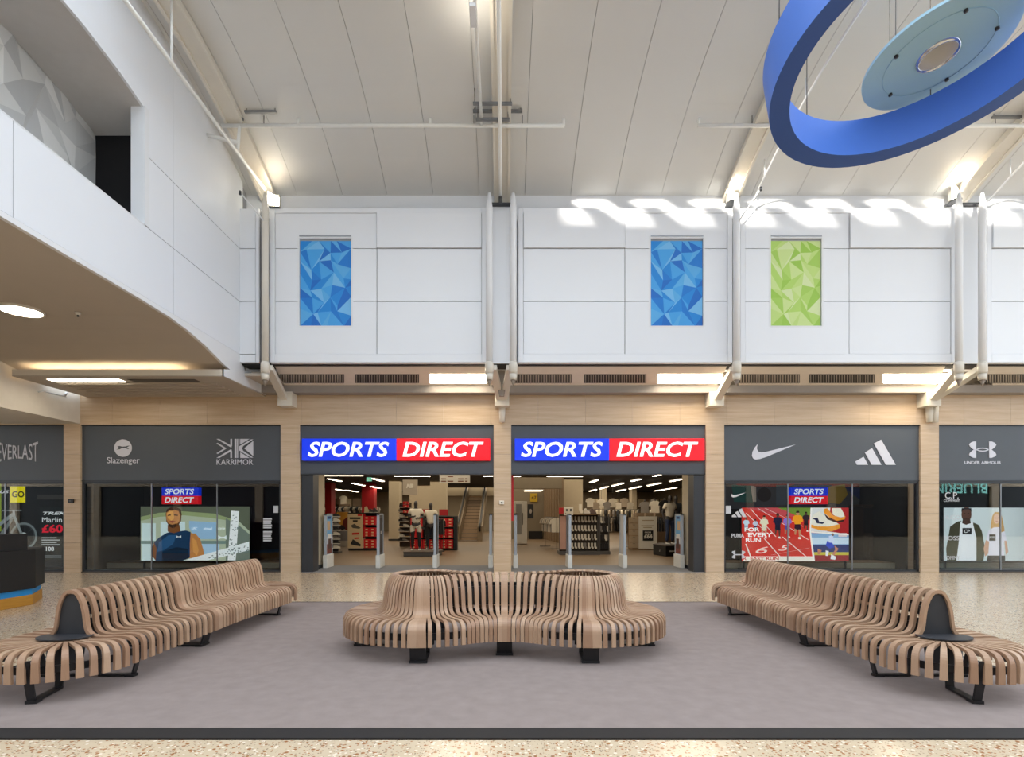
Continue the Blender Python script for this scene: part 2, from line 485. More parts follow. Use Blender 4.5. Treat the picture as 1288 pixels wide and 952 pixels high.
for i, (u0, u1, a0, a1, b0, b1, c0, c1) in enumerate(sof):
    s = sroot('ceiling_soffit_%d' % (i + 1))
    n = .05
    bot = [(X(u0, Ya), Ya, za), (X(u1, Ya), Ya, za), (X(u1 - 13, Yb_), Yb_, zb_), (X(u0 + 13, Yb_), Yb_, zb_)]
    if i == 0: bot[2] = (X(u1 + 12, Yb_), Yb_, zb_)
    if i == 1: bot[3] = (X(u0 - 4, Yb_), Yb_, zb_)
    top = [(p[0], p[1], p[2] + n) for p in bot]
    MB().add(bot + top, [(0, 1, 2, 3), (7, 6, 5, 4), (0, 4, 5, 1), (1, 5, 6, 2), (2, 6, 7, 3), (3, 7, 4, 0)]).build('board', mat('soffit_board', rgb(226, 216, 204), .7), s)
    ys_, z_s = on_slope(470.5); ye_, z_e = on_slope(481.5)
    d = Vector((0, ye_ - ys_, z_e - z_s)); nn = Vector((0, d.z, -d.y)).normalized()
    def plate(ua, ub, off, th, m, name, par):
        q = [Vector((X(ua, ys_), ys_, z_s)), Vector((X(ub, ys_), ys_, z_s)), Vector((X(ub, ye_), ye_, z_e)), Vector((X(ua, ye_), ye_, z_e))]
        # keep the ends parallel to the view of a straight trimmed edge
        lo = [p + nn * off for p in q]; hi = [p + nn * (off - th) for p in q]
        return MB().add(lo + hi, [(0, 1, 2, 3), (7, 6, 5, 4), (0, 4, 5, 1), (1, 5, 6, 2), (2, 6, 7, 3), (3, 7, 4, 0)]).build(name, m, par)
    for nm, (ga, gb) in (('pale vent grille', (a0, a1)), ('dark vent grille', (b0, b1))):
        g = thing('vent_grille', '%s in the soffit %s' % (nm, GRN[i]), 'vent', (X((ga + gb) / 2, ys_), (ys_ + ye_) / 2, z_e))
        plate(ga, gb, .004, .02, grl if nm[0] == 'd' else mat('grille_mid', rgb(86, 80, 74), .6), 'backing', g)
        k = max(6, int((gb - ga) / 3.2))
        sl = MB()
        for j in range(k):
            uu = ga + (gb - ga) * (j + .5) / k
            p0 = Vector((X(uu, ys_), ys_, z_s)) + nn * .012; p1 = Vector((X(uu, ye_), ye_, z_e)) + nn * .012
            sl.tube([p0, p1], .012 if nm[0] == 'p' else .007, 4)
        o = sl.build('grille', soffitm, g); o['kind'] = 'stuff'
    L = thing('soffit_light', 'glowing strip light panel in the soffit %s' % GRN[i], 'light', (X((c0 + c1) / 2, ys_), (ys_ + ye_) / 2, z_e))
    plate(c0, c1, .008, .02, lamp, 'diffuser', L)
    plate(c0 - 1.5, c1 + 1.5, .003, .01, cream, 'frame', L)

# ---------------- support tubes and brackets
def tube_post(u, label):
    y = 12.55
    x = X(u, y)
    t = thing('support_tube', label, 'tube', (x, y, Z(486, y)), 0)
    r = 4.2 * y / F
    MB().tube([(x, y, Z(458, y)), (x, y, Z(262, y)), (x, y, Z(243, y))], [r, r, r * .45], 16).build('shaft', cream if u < 400 else white, t)
    MB().tube([(x, y, Z(455, y)), (x, y, Z(459, y)), (x, y, Z(470, y))], [r * 1.05, r * 1.3, r * 1.28], 16).build('collar', cream, t)
    MB().tube([(x, y, Z(470, y)), (x, y, Z(478, y))], [r * 1.15, r * 1.05], 16).build('cap', cream, t)
    MB().tube([(x, y, Z(478, y)), (x, y, Z(486, y))], [r * .8, r * .06], 12).build('tip', mat('tip_bronze', rgb(136, 122, 108), .5), t)
tube_post(333.5, 'cream vertical tube beside the wing wall, first of the row')
tube_post(615.5, 'white tube ending the first clad box, first of a twin pair')
tube_post(645.5, 'white tube starting the second clad box, twin of its neighbour')
tube_post(926.5, 'single white tube between the second clad box and the green print')
tube_post(1206, 'white tube ending the clad box with the green print')
tube_post(1235.5, 'white tube starting the last clad box')

def arm(mb, p0, p1, wd):
    p0 = Vector(p0); p1 = Vector(p1)
    d = (p1 - p0).normalized(); a = d.cross(Vector((0, 0, 1))).normalized() * wd; b = a.cross(d).normalized() * wd * .7
    vs = [p + s * a + t * b for p in (p0, p1) for s, t in ((-1, -1), (1, -1), (1, 1), (-1, 1))]
    mb.add(vs, [(3, 2, 1, 0), (4, 5, 6, 7), (0, 1, 5, 4), (1, 2, 6, 5), (2, 3, 7, 6), (3, 0, 4, 7)])
    return mb
def bracket(ub, arms, stub, label, twin=False):
    yb = 14.0
    t = thing('wall_bracket', label, 'bracket', (X(ub, YF), YF, Z(512, yb)))
    MB().box(X(ub - 9, yb), X(ub + 9, yb), yb - .15, YF, Z(511.5, yb), Z(494, yb)).build('socket_block', cream, t)
    for (u, v, y) in arms:
        arm(MB(), (X(ub + (2 if u > ub else -2), yb), yb - .05, Z(503, yb)), (X(u, y), y, Z(v, y)), .085).build('arm', cream, t)
    for du in stub:
        MB().tube([(X(ub + du, 14.1), 14.1, Z(510, 14.1)), (X(ub + du, 14.1), 14.1, Z(531, 14.1))], [.085, .07], 12).build('stub', cream, t)
    if twin:
        MB().prism(poly([(620, 458), (641, 458), (634, 498), (628, 498)], 13.4), 13.4, 13.5, m=mat('web_plate', rgb(140, 130, 120), .6)).build('web_plate', None, t)
bracket(361, [(338, 462, 12.6)], [], 'cream wall bracket beside the wing wall, one arm')
bracket(631.5, [(620, 462, 12.6), (642, 462, 12.6)], [0], 'cream forked bracket between the two blue-and-red signs', True)
bracket(899, [(923, 464, 12.6)], [], 'cream wall bracket with one arm, beyond the second sign')
bracket(1169, [(1203, 466, 12.6), (1233, 464, 12.6)], [0, 7], 'cream forked bracket with two stubs near the last bay')

# ---------------- shop front: columns, band, fascias
def tiled(name, x0, x1, y0, y1, z0, z1, nx, nz):
    s = sroot(name)
    for i in range(nx):
        for j in range(nz):
            a = x0 + (x1 - x0) * i / nx; b = x0 + (x1 - x0) * (i + 1) / nx
            c = z0 + (z1 - z0) * j / nz; d = z0 + (z1 - z0) * (j + 1) / nz
            MB().box(a + (.002 if i else 0), b - (.002 if i < nx - 1 else 0), y0, y1, c + (.002 if j else 0), d - (.002 if j < nz - 1 else 0)).build('tile', marblem, s)
    return s
ZBAND0, ZBAND1 = Z(534, YF), Z(497, YF)
cols = [(80, 101), (353, 377), (621, 643), (888, 911), (1158, 1181), (1425, 1448)]
for i, (a, b) in enumerate(cols):
    tiled('column_%d' % (i + 1), X(a, YF), X(b, YF), YF, YF + .45, 0, ZBAND0, 1, 5)
tiled('wall_band', X(101, YF) - 4, X(1450, YF), YF, YF + .4, ZBAND0, ZBAND1 + .06, 26, 1)
YP = YF + .06
def fascia(i, u0, u1, vb):
    f = sroot('trim_%d' % i)
    MB().box(X(u0, YF), X(u1, YF), YP, YP + .25, Z(vb, YF), Z(535, YF)).build('fascia_panel', greyp, f)
    MB().box(X(u0, YF), X(u1, YF), YP - .03, YP + .25, Z(535.3, YF), Z(534, YF)).build('cap_strip', black, f)
    MB().box(X(u0, YF), X(u1, YF), YP - .02, YP + .1, Z(vb + 1.2, YF), Z(vb, YF)).build('head_rail', darkm, f)
    return f
FA = [fascia(1, -200, 80, 604), fascia(2, 101, 353, 604), fascia(3, 377, 621, 595.5), fascia(4, 643, 888, 595.5), fascia(5, 911, 1158, 604), fascia(6, 1181, 1425, 604)]
YL = YP - .004

# logos
text('EVERLAST', -3, 555, 48, 582, YL, letter, FA[0], bold=0.0, warp=lambda f: 0.62 + 0.38 * (2 * f - 1) ** 2)
o = MB().prism(poly(ell(155, 563.5, 11, 11, 28), YL), YL - .012, YL, m=letter).build('logo', None, FA[1])
cat = [(148, 561.5), (151, 561), (154, 561.8), (158, 561.6), (161, 560.8), (163.5, 560.5), (161.5, 562), (160, 562.8), (163, 565), (160.5, 564.8), (158, 563.2), (154, 563.6), (151, 565.2), (147, 565.6), (150.5, 563.6), (149, 562.8)]
MB().prism(poly(cat, YL), YL - .016, YL - .011, m=greyp).build('logo', None, FA[1])
text('Slazenger', 134.5, 575, 176, 585, YL, letter, FA[1], bold=0.005)
text('KARRIMOR', 272.5, 577.5, 318.5, 584.5, YL, letter, FA[1], bold=0.004)
k = MB()
for p in ([(272.5, 552), (276, 552), (291.5, 560.8), (291.5, 562.5), (290, 562.5)], [(272.5, 576), (276, 576), (291.5, 567.2), (291.5, 565.5), (290, 565.5)],
          [(272.5, 558), (274, 557), (285.2, 564), (274, 571), (272.5, 570), (282, 564)], [(290, 552), (292, 552), (292, 561), (290, 560)], [(290, 576), (292, 576), (292, 567), (290, 568)],
          [(295.3, 552), (297.6, 552), (297.6, 576), (295.3, 576)], [(298.3, 552), (299.6, 552), (299.6, 576), (298.3, 576)], [(300.3, 552), (301.4, 552), (301.4, 559), (300.3, 560)],
          [(302.5, 552), (314, 552), (302.5, 559)], [(301, 561.5), (316, 552.6), (318.6, 552.6), (306, 561), (304.5, 564), (306, 567), (318.6, 575.6), (316, 575.6), (301, 566.5)],
          [(302.5, 576), (314, 576), (302.5, 569)], [(318.6, 554.6), (318.6, 573.4), (307.5, 564)]):
    k.prism(poly(p, YL), YL - .012, YL, m=letter)
k.build('logo', None, FA[1])
sw = [(952.8, 558.8), (949.2, 563), (946.4, 568.2), (945.6, 573.2), (947.2, 576.6), (950.6, 578), (956, 577.2), (964, 574.6), (1000.5, 559.2), (963, 568.4), (957.4, 569), (953.6, 568), (952, 565), (952, 562)]
MB().prism(poly(sw, YL), YL - .012, YL, m=letter).build('logo', None, FA[4])
ad = MB()
for p in ([(1075.6, 580.4), (1086, 574.6), (1091.6, 584.6), (1077.6, 584.6)], [(1087.6, 569.2), (1096.6, 563.8), (1108.4, 584.6), (1096, 584.6)], [(1098.8, 558), (1108, 553), (1126.4, 584.6), (1114, 584.6)]):
    ad.prism(poly(p, YL), YL - .012, YL, m=letter)
ad.build('logo', None, FA[4])
ua = MB()
for sx in (-1, 1):
    for sy in (-1, 1):
        q = [(8.2, -1.2), (8.2, -10.4), (11.5, -10.2), (14.8, -8.8), (17.2, -6.6), (16, -4), (13.4, -1.6), (11.2, 0), (8.2, 0)]
        ua.prism(poly([(1235.6 + sx * a, 565.6 + sy * b) for a, b in q], YL), YL - .012, YL, m=letter)
for sy in (-1, 1):
    q = [(-9, 0), (-7, -.9), (-4, -2), (0, -2.4), (4, -2), (7, -.9), (9, 0), (7, .2), (4, -.9), (0, -1.3), (-4, -.9), (-7, .2)]
    ua.prism(poly([(1235.6 + a, 565.6 + sy * b) for a, b in q], YL), YL - .012, YL, m=letter)
ua.build('logo', None, FA[5])
text('UNDER ARMOUR', 1213, 580, 1259, 583.6, YL, letter, FA[5], bold=0.02)

# illuminated shop signs
sblue = mat('sign_blue', rgb(2, 48, 214), .25, noise=.01, emit=.5)
sred = mat('sign_red', rgb(226, 4, 26), .25, noise=.01, emit=.5)
swhite = mat('sign_letter', rgb(238, 244, 248), .4, noise=.01, emit=.55)
def shopsign(u0, um, u1, label):
    y0 = YP - .12
    t = thing('shop_sign', label, 'sign', (X(um, YP), YP, Z(579, YF)))
    p = bevel(MB().box(X(u0, y0), X(um, y0) - .004, y0, YP, Z(579, y0), Z(551.4, y0)).build('blue_panel', sblue, t), .012)
    p['label'] = 'blue illuminated half with white slanted word SPORTS'
    q = bevel(MB().box(X(um, y0) + .004, X(u1, y0), y0, YP, Z(579, y0), Z(551.4, y0)).build('red_panel', sred, t), .012)
    q['label'] = 'red illuminated half with white slanted word DIRECT'
    w = u1 - u0
    text('SPORTS', u0 + w * .033, 555.6, u0 + w * .463, 574.6, y0 - .001, swhite, p, bold=.022, shear=.22)
    text('DIRECT', u0 + w * .535, 555.6, u0 + w * .965, 574.6, y0 - .001, swhite, q, bold=.022, shear=.22)
shopsign(379.5, 498.5, 616.5, 'wide blue and red lit shop sign over the doorway with the mannequin pair')
shopsign(647.5, 766.5, 886.5, 'wide blue and red lit shop sign over the doorway with the sock stand')

# ---------------- window bays
def cube_sign(u0, u1, y, label):
    t = thing('window_sign', label, 'sign', (X((u0 + u1) / 2, y), y, Z(635, y)))
    a = MB().box(X(u0, y), X(u1, y), y, y + .15, Z(623.3, y), Z(613.2, y)).build('blue_panel', sblue, t)
    b = MB().box(X(u0, y), X(u1, y), y, y + .15, Z(634, y), Z(623.6, y)).build('red_panel', sred, t)
    w = u1 - u0
    text('SPORTS', u0 + w * .08, 614.8, u1 - w * .12, 621.6, y - .001, swhite, a, bold=.02, shear=.2)
    text('DIRECT', u0 + w * .08, 625.2, u1 - w * .12, 632.2, y - .001, swhite, b, bold=.02, shear=.2)
    for uu in (u0 + 4, u1 - 4):
        MB().tube([(X(uu, y), y + .08, Z(613.5, y)), (X(uu, y), y + .08, 2.45)], .008, 6).build('wire', steel, t)
def winbay(i, u0, u1, mull):
    wn = sroot('window_%d' % i)
    y = YP + .02
    zt, zb0 = Z(606.6, YF), .04
    x0, x1 = X(u0, YF), X(u1, YF)
    f = MB().box(x0, x1, y - .02, y + .08, 0, zb0 + .02).box(x0, x0 + .06, y - .02, y + .08, 0, zt).box(x1 - .06, x1, y - .02, y + .08, 0, zt).box(x0, x1, y - .02, y + .08, zt - .03, zt + .05)
    f.build('window_frame', darkm, wn)
    ed = [x0 + .06] + [X(m, YF) for m in mull] + [x1 - .06]
    for a, b in zip(ed, ed[1:]):
        MB().box(a + .004, b - .004, y + .02, y + .032, zb0 + .02, zt - .03).build('pane', glass, wn)
    for m in mull:
        MB().box(X(m, YF) - .012, X(m, YF) + .012, y + .012, y + .04, zb0 + .02, zt - .03).build('mullion', alum, wn)
    # display space behind
    z = wn
    dk = mat('display_dark', rgb(20, 18, 17), .6, noise=.25, scale=1)
    MB().box(x0 - .05, x1 + .05, YF + 2.5, YF + 2.6, 0, 3.6).build('back_panel', dk, z)
    MB().box(x0 - .06, x0, YF + .45, YF + 2.5, 0, 3.6).build('side_panel', dk, z)
    MB().box(x1, x1 + .06, YF + .45, YF + 2.5, 0, 3.6).build('side_panel', dk, z)
    MB().box(x0 - .05, x1 + .05, YF + .3, YF + 2.5, 2.95, 3.0).build('display_ceiling', dk, z)
    MB().box(x0, x1, YF + .02, YF + 2.5, -.2, .02).build('display_floor', mat('display_floor', rgb(76, 64, 54), .6), z)
    return wn
W1 = winbay(1, -200, 80, [2])
W2 = winbay(2, 101, 353, [187.5, 270.5])
W3 = winbay(3, 911, 1158, [993.5, 1075])
W4 = winbay(4, 1181, 1425, [1263, 1340])
cube_sign(203.5, 249.5, 14.75, 'small blue and red window sign above the screen with the athlete')
cube_sign(995, 1041.5, 14.75, 'small blue and red window sign above the running track screen')

def screen(name, label, u0, v0, u1, v1, y, shapes, texts=(), legs=True, e=.6):
    t = thing(name, label, 'screen', (X((u0 + u1) / 2, y), y, 0.02))
    MB().box(X(u0 - .8, y), X(u1 + .8, y), y, y + .08, Z(v1 + .8, y), Z(v0 - .8, y)).build('case', black, t)
    mb = MB()
    for k, (c, pts) in enumerate(shapes):
        mb.flat(poly(pts, y), y - .002 - .00022 * k, pic(c, e))
    p = mb.build('lit_picture', None, t)
    for s, a, b, c, d, col, bo, sh in texts:
        text(s, a, b, c, d, y - .003 - .00022 * (len(shapes) + 1), pic(col, e), p, bold=bo, shear=sh, depth=.002)
    if legs:
        for uu in (u0 + 3, u1 - 3):
            MB().box(X(uu, y) - .02, X(uu, y) + .02, y + .02, y + .06, .02, Z(v1, y)).build('stand_leg', black, t)
        MB().box(X(u0, y), X(u1, y), y - .08, y + .25, .02, .045).build('base_plate', steel, t)
    return t
# -- screen with the athlete
sk = (190, 128, 72); skd = (120, 74, 40)
A = [((176, 186, 160), [(177, 637), (314, 637), (314, 705), (177, 705)]),
     ((92, 98, 80), [(177, 637), (314, 637), (314, 668), (300, 655), (270, 646), (230, 643), (200, 645), (177, 650)]),
     ((146, 160, 112), [(177, 650), (200, 645), (230, 643), (270, 646), (300, 655), (290, 655), (262, 651), (230, 648), (200, 650), (177, 655)]),
     ((206, 226, 224), [(178, 658), (196, 658), (196, 705), (178, 705)]), ((206, 226, 226), [(202, 656), (233, 656), (233, 705), (202, 705)]),
     ((150, 186, 214), [(238, 655), (272, 657), (272, 678), (246, 678), (238, 664)]), ((168, 200, 222), [(252, 684), (276, 682), (276, 700), (256, 703)]),
     ((118, 140, 132), [(177, 680), (314, 680), (314, 684), (177, 684)]),
     ((112, 124, 112), [(284, 652), (300, 660), (314, 672), (314, 705), (284, 705)]),
     (skd, [(196, 705), (192, 700), (191, 690), (194, 682), (200, 678), (206, 690), (204, 705)]),
     (sk, [(238, 670), (246, 671), (252, 678), (256, 692), (257, 698), (246, 702), (238, 702), (236, 690)]),
     ((214, 150, 80), [(242, 676), (247, 680), (250, 692), (248, 699), (243, 694)]),
     ((30, 58, 88), [(194, 682), (200, 676), (210, 670), (218, 668), (226, 668), (234, 667), (240, 669), (239, 684), (239, 701), (230, 705), (196, 705), (197, 690)]),
     ((44, 86, 126), [(200, 682), (212, 673), (222, 673), (218, 684), (206, 692), (198, 694)]),
     ((24, 40, 58), [(204, 694), (222, 688), (236, 690), (238, 702), (230, 705), (204, 705)]),
     (skd, [(211, 660), (226, 660), (227, 668), (219, 670.5), (211, 668.5)]),
     ((96, 60, 34), [(208.5, 646), (211, 640), (216, 638), (222, 638), (227, 641), (228.6, 647), (228, 655), (224.5, 661), (219, 664), (213, 662), (209.4, 656)]),
     (sk, [(209.2, 645), (213, 641.5), (220, 641.2), (225, 643), (226.5, 648), (226, 655), (222, 660), (217, 662), (212.4, 659), (209.4, 653)]),
     ((228, 166, 90), [(210, 646), (213, 643), (218, 643), (219, 652), (216, 655), (211.4, 652)]),
     ((74, 44, 26), [(211, 647.6), (215, 646.8), (215, 648.4), (211, 649)]), ((74, 44, 26), [(219, 646.8), (224, 647.4), (224, 648.9), (219, 648.4)]),
     ((150, 76, 60), [(213, 655.4), (217, 654.6), (221.4, 655.6), (217, 657.6)]), ((60, 38, 24), [(209, 645), (210, 640.6), (215, 637.6), (222, 637.4), (227.6, 640.6), (229, 648), (227, 646), (225, 642.6), (220, 641), (214, 641.4)]),
     ((60, 38, 24), [(212, 658.4), (217, 660), (223, 658), (221, 662.6), (217, 664), (213, 662.4)]),
     ((236, 238, 234), [(222.4, 673.4), (224, 674.6), (226, 674.6), (228, 673.2), (228, 676.4), (226, 675.4), (224, 675.4), (222.4, 676.4)]),
     ((238, 240, 238), [(291, 642.4), (301, 643), (296.6, 704.6), (286.5, 704.6)]), ((232, 236, 234), [(232, 704.6), (313.6, 681), (313.6, 692), (262, 704.6)]),
     ((232, 240, 240), [(274.6, 673), (278, 675), (282, 675), (285, 673), (285, 678.6), (282, 677), (278, 677), (274.6, 678.6)])]
rn = random.Random(5)
for k in range(64):                                     # worn lettering printed on the two tape bands
    if k % 2:
        f = rn.random(); cu, cv = 296 - 5.5 * f + rn.uniform(-4, 4), 648 + 52 * f
    else:
        f = rn.random(); cu, cv = 262 + 50 * f, 701 - 13 * f + rn.uniform(-3.4, 3.4)
    A.append(((120, 134, 132), [(cu, cv), (cu + rn.uniform(1, 2.6), cv - .4), (cu + rn.uniform(1, 2.2), cv + rn.uniform(.6, 1.6)), (cu + .2, cv + 1)]))
t = screen('display_screen', 'lit window screen showing a man in a sleeveless navy top', 177.5, 637.5, 314, 705, 14.8, A,
           [('UFC', 241, 663, 248, 666.4, (236, 240, 240), .01, .2), ('virtual', 256, 663, 267, 666.4, (236, 240, 240), .01, .2), ('style', 273, 662.6, 283, 667, (236, 240, 240), .01, .2)])
# -- screen with the running track
B = [((206, 52, 42), [(933, 638.5), (1067, 638.5), (1067, 705.5), (933, 705.5)]),
     ((108, 140, 52), [(978, 638.5), (1020, 638.5), (1018, 654), (1004, 650), (990, 643)]), ((196, 74, 78), [(938, 638.5), (978, 638.5), (990, 643), (1004, 651), (966, 646)])]
for (a, b, c, d, w_) in ((944, 640, 976, 675, .5), (953, 639, 1000, 668, .5), (962, 639, 1010, 662, .4), (938, 645, 958, 664, .5), (961, 677, 981, 700, .7), (984, 675, 1014, 700, .7), (938, 684, 944, 700, .8), (1006, 672, 1017, 679, .6), (970, 698, 1018, 689, .4)):
    B.append(((238, 226, 216), [(a - w_, b), (a + w_, b), (c + w_, d), (c - w_, d)]))
def runner(u, v, s, shirt, skin, shorts, shoe=(240, 236, 226)):
    return [(shorts, [(u - 2.6 * s, v + 11 * s), (u + 2.6 * s, v + 11 * s), (u + 3 * s, v + 17 * s), (u + .6 * s, v + 17.6 * s), (u - .6 * s, v + 17.6 * s), (u - 3 * s, v + 16 * s)]),
            (skin, [(u + .6 * s, v + 17 * s), (u + 3 * s, v + 17 * s), (u + 2.4 * s, v + 24 * s), (u + 1.2 * s, v + 24 * s)]),
            (skin, [(u - 3 * s, v + 16 * s), (u - .8 * s, v + 17 * s), (u - 1.6 * s, v + 22 * s), (u - 3 * s, v + 21.6 * s)]),
            (shoe, [(u + .6 * s, v + 24 * s), (u + 2.4 * s, v + 24 * s), (u + 3.4 * s, v + 26 * s), (u + .6 * s, v + 25.8 * s)]),
            (shirt, [(u - 2 * s, v + 3.6 * s), (u + 2 * s, v + 3.6 * s), (u + 4.2 * s, v + 5 * s), (u + 5 * s, v + 9.4 * s), (u + 3.2 * s, v + 9.8 * s), (u + 2.8 * s, v + 12 * s), (u - 2.8 * s, v + 12 * s), (u - 3.2 * s, v + 9.8 * s), (u - 5 * s, v + 9 * s), (u - 4.2 * s, v + 5 * s)]),
            (skin, ell(u, v + 1.8 * s, 1.6 * s, 2.1 * s, 10)), ((40, 30, 26), [(u - 1.7 * s, v + 1.4 * s), (u - 1.2 * s, v - .4 * s), (u + 1.2 * s, v - .4 * s), (u + 1.7 * s, v + 1.4 * s)])]
for r_ in ((938.5, 651, .8, (196, 214, 226), (120, 80, 60), (150, 170, 190)), (950, 653, .7, (198, 206, 222), (110, 72, 56), (60, 60, 90)), (961, 648.5, 1.1, (236, 226, 196), (196, 150, 120), (226, 214, 188)), (978, 646, 1.2, (34, 32, 58), (96, 62, 50), (28, 26, 44)), (990, 647.5, 1.1, (140, 118, 200), (178, 130, 104), (90, 78, 150)), (1013.5, 644, .95, (50, 32, 40), (90, 58, 48), (40, 26, 34)), (1003, 643, 1.35, (246, 160, 34), (196, 140, 100), (52, 28, 40))):
    B += runner(*r_)
B += [((244, 236, 222), [(934, 699.6), (1023, 699.6), (1023, 705.5), (934, 705.5)]),
      ((226, 224, 220), [(1020, 638.5), (1067, 638.5), (1067, 672), (1019, 668)]), ((178, 38, 40), [(1044, 638.5), (1067, 638.5), (1067, 672), (1040, 668)]),
      ((240, 232, 214), [(1019, 653), (1024, 646), (1030, 643), (1040, 652), (1050, 656), (1056, 660), (1053, 665), (1040, 667), (1026, 664), (1018, 660)]),
      ((240, 156, 50), [(1018, 659), (1028, 662), (1042, 662), (1056, 659), (1056, 664), (1046, 668), (1032, 667), (1018, 663)]),
      ((44, 46, 74), [(1021, 652), (1028, 651), (1030, 656), (1037, 657), (1034, 659), (1027, 658), (1025, 654)]),
      ((242, 232, 210), [(1046, 639), (1057, 639), (1061, 646), (1062, 650), (1054, 651), (1047, 647)]), ((240, 148, 40), [(1036, 640), (1040, 639), (1047, 648), (1058, 651), (1063, 649), (1062, 653), (1052, 655), (1042, 650), (1036, 645)]),
      ((58, 30, 24), [(1036, 645.6), (1042, 650.6), (1052, 655.4), (1062, 653.2), (1060, 656), (1050, 657), (1040, 653)]),
      ((140, 176, 212), [(1019, 670), (1067, 672.5), (1067, 705.5), (1024, 705.5)]), ((204, 222, 236), [(1020, 676), (1067, 676), (1067, 684), (1021, 684)]),
      ((44, 58, 110), [(1021, 685), (1067, 685), (1067, 695), (1022, 695)]), ((206, 190, 66), [(1023, 694.4), (1067, 694.4), (1067, 698), (1023, 698)]), ((150, 48, 52), [(1024, 698), (1067, 698), (1067, 705.5), (1024, 705.5)]),
      ((222, 206, 206), [(1054, 670.4), (1064.6, 670.4), (1064.6, 675), (1054, 675)]),
      ((24, 64, 190), [(1040, 680), (1046, 682), (1049, 688), (1043, 690), (1038, 686)]), ((210, 220, 244), [(1042, 674), (1047, 673), (1049, 683), (1042, 682)]), ((196, 130, 100), [(1049, 686), (1054, 690), (1049, 698), (1046, 697), (1050, 691)]),
      ((120, 80, 64), ell(1047, 672, 1.6, 2)), ((240, 240, 244), [(1045, 697), (1051, 700), (1050, 704), (1044, 703)]), ((240, 240, 244), [(1038, 692), (1042, 693), (1041, 699), (1038, 699)]), ((196, 130, 100), [(1028, 690), (1033, 692), (1031, 697), (1028, 697)]),
      ((246, 240, 230), [(1019, 638.5), (1021, 638.5), (1019.5, 668), (1024.5, 705.5), (1022, 705.5), (1017.6, 668)]), ((246, 240, 230), [(1018, 668), (1067, 672), (1067, 673.2), (1018, 669.6)])]
screen('display_screen', 'lit window screen showing runners on a red track', 933, 638.5, 1067, 705.5, 14.8, B,
       [('FOR', 936.5, 663.4, 955.5, 668.4, (248, 248, 244), .03, 0), ('EVERY', 941, 669.8, 971.5, 675.2, (248, 248, 244), .03, 0), ('RUN', 938, 676.6, 957, 681.6, (248, 248, 244), .03, 0),
        ('R  FAST RUN', 934.5, 700.6, 979.5, 704.4, (196, 40, 36), .02, 0), ('6', 950.5, 687.5, 966, 696, (240, 224, 214), .0, .3), ('5', 979, 685.5, 993.5, 692.5, (240, 224, 214), .0, .3)])
# -- screen with two models, last bay
C = [((216, 226, 226), [(1187, 638.5), (1330, 638.5), (1330, 705), (1187, 705)]), ((196, 208, 210), [(1187, 638.5), (1200, 638.5), (1190, 705), (1187, 705)]),
     ((62, 60, 40), [(1195, 662), (1204, 656), (1209, 655), (1212, 705), (1191, 705), (1190, 690), (1193, 674)]), ((70, 66, 42), [(1224, 657), (1231, 660), (1235, 668), (1239, 690), (1237, 705), (1226, 705), (1222, 680)]),
     ((238, 240, 242), [(1208, 656), (1223, 656), (1228, 676), (1228, 705), (1203, 705), (1206, 680)]), ((30, 28, 30), [(1210.4, 664), (1222, 664), (1222, 672), (1210.4, 672)]),
     ((90, 58, 44), ell(1215.5, 647, 6.4, 9.4)), ((70, 46, 36), [(1211, 652), (1220, 652), (1221, 658), (1215, 660), (1210, 658)]), ((28, 24, 24), [(1209, 644), (1209.4, 639), (1221.4, 639), (1222, 644), (1219, 640.6), (1212, 640.6)]),
     ((206, 160, 96), [(1248, 649), (1251, 644), (1256, 644), (1260, 649), (1263, 664), (1264, 674), (1258, 672), (1246, 668), (1246, 660)]), ((226, 184, 156), ell(1253.4, 652.4, 4, 6.4)),
     ((236, 232, 242), [(1243, 667), (1250, 663), (1258, 663), (1264, 669), (1266, 680), (1262, 682), (1263, 699), (1243, 699), (1244, 682), (1240, 680)]), ((214, 166, 138), [(1240, 679), (1244, 681), (1243, 696), (1239, 700), (1237, 690)]), ((214, 166, 138), [(1263, 680), (1266, 680), (1268, 694), (1265, 698)]),
     ((70, 50, 40), ell(1251.8, 651.4, .5, .5, 6)), ((70, 50, 40), ell(1255, 651.4, .5, .5, 6)), ((180, 96, 88), [(1252, 655.2), (1255, 655.2), (1253.5, 656.2)]), ((24, 18, 16), ell(1213, 645.6, .8, .6, 6)), ((24, 18, 16), ell(1218, 645.6, .8, .6, 6)), ((60, 34, 28), [(1212.6, 651.4), (1218.4, 651.4), (1215.5, 652.8)]), ((206, 160, 96), [(1247, 660), (1247.6, 650), (1249.6, 646), (1249.6, 654), (1251, 664)]), ((206, 160, 96), [(1256.6, 646), (1259.6, 650), (1263, 668), (1258, 670), (1257, 660)]), ((30, 30, 32), [(1244, 672), (1252, 672), (1252, 680), (1244, 680)]), ((34, 32, 34), [(1242, 698.6), (1264, 698.6), (1264, 705), (1241, 705)])]
screen('display_screen', 'lit window screen showing a man in an olive jacket and a blonde woman', 1187, 638.5, 1330, 705, 14.8, C,
       [('CP', 1212.5, 666, 1219.6, 670, (236, 236, 236), .01, 0), ('BOSS', 1245, 674.4, 1251, 677, (230, 230, 230), .0, 0)])
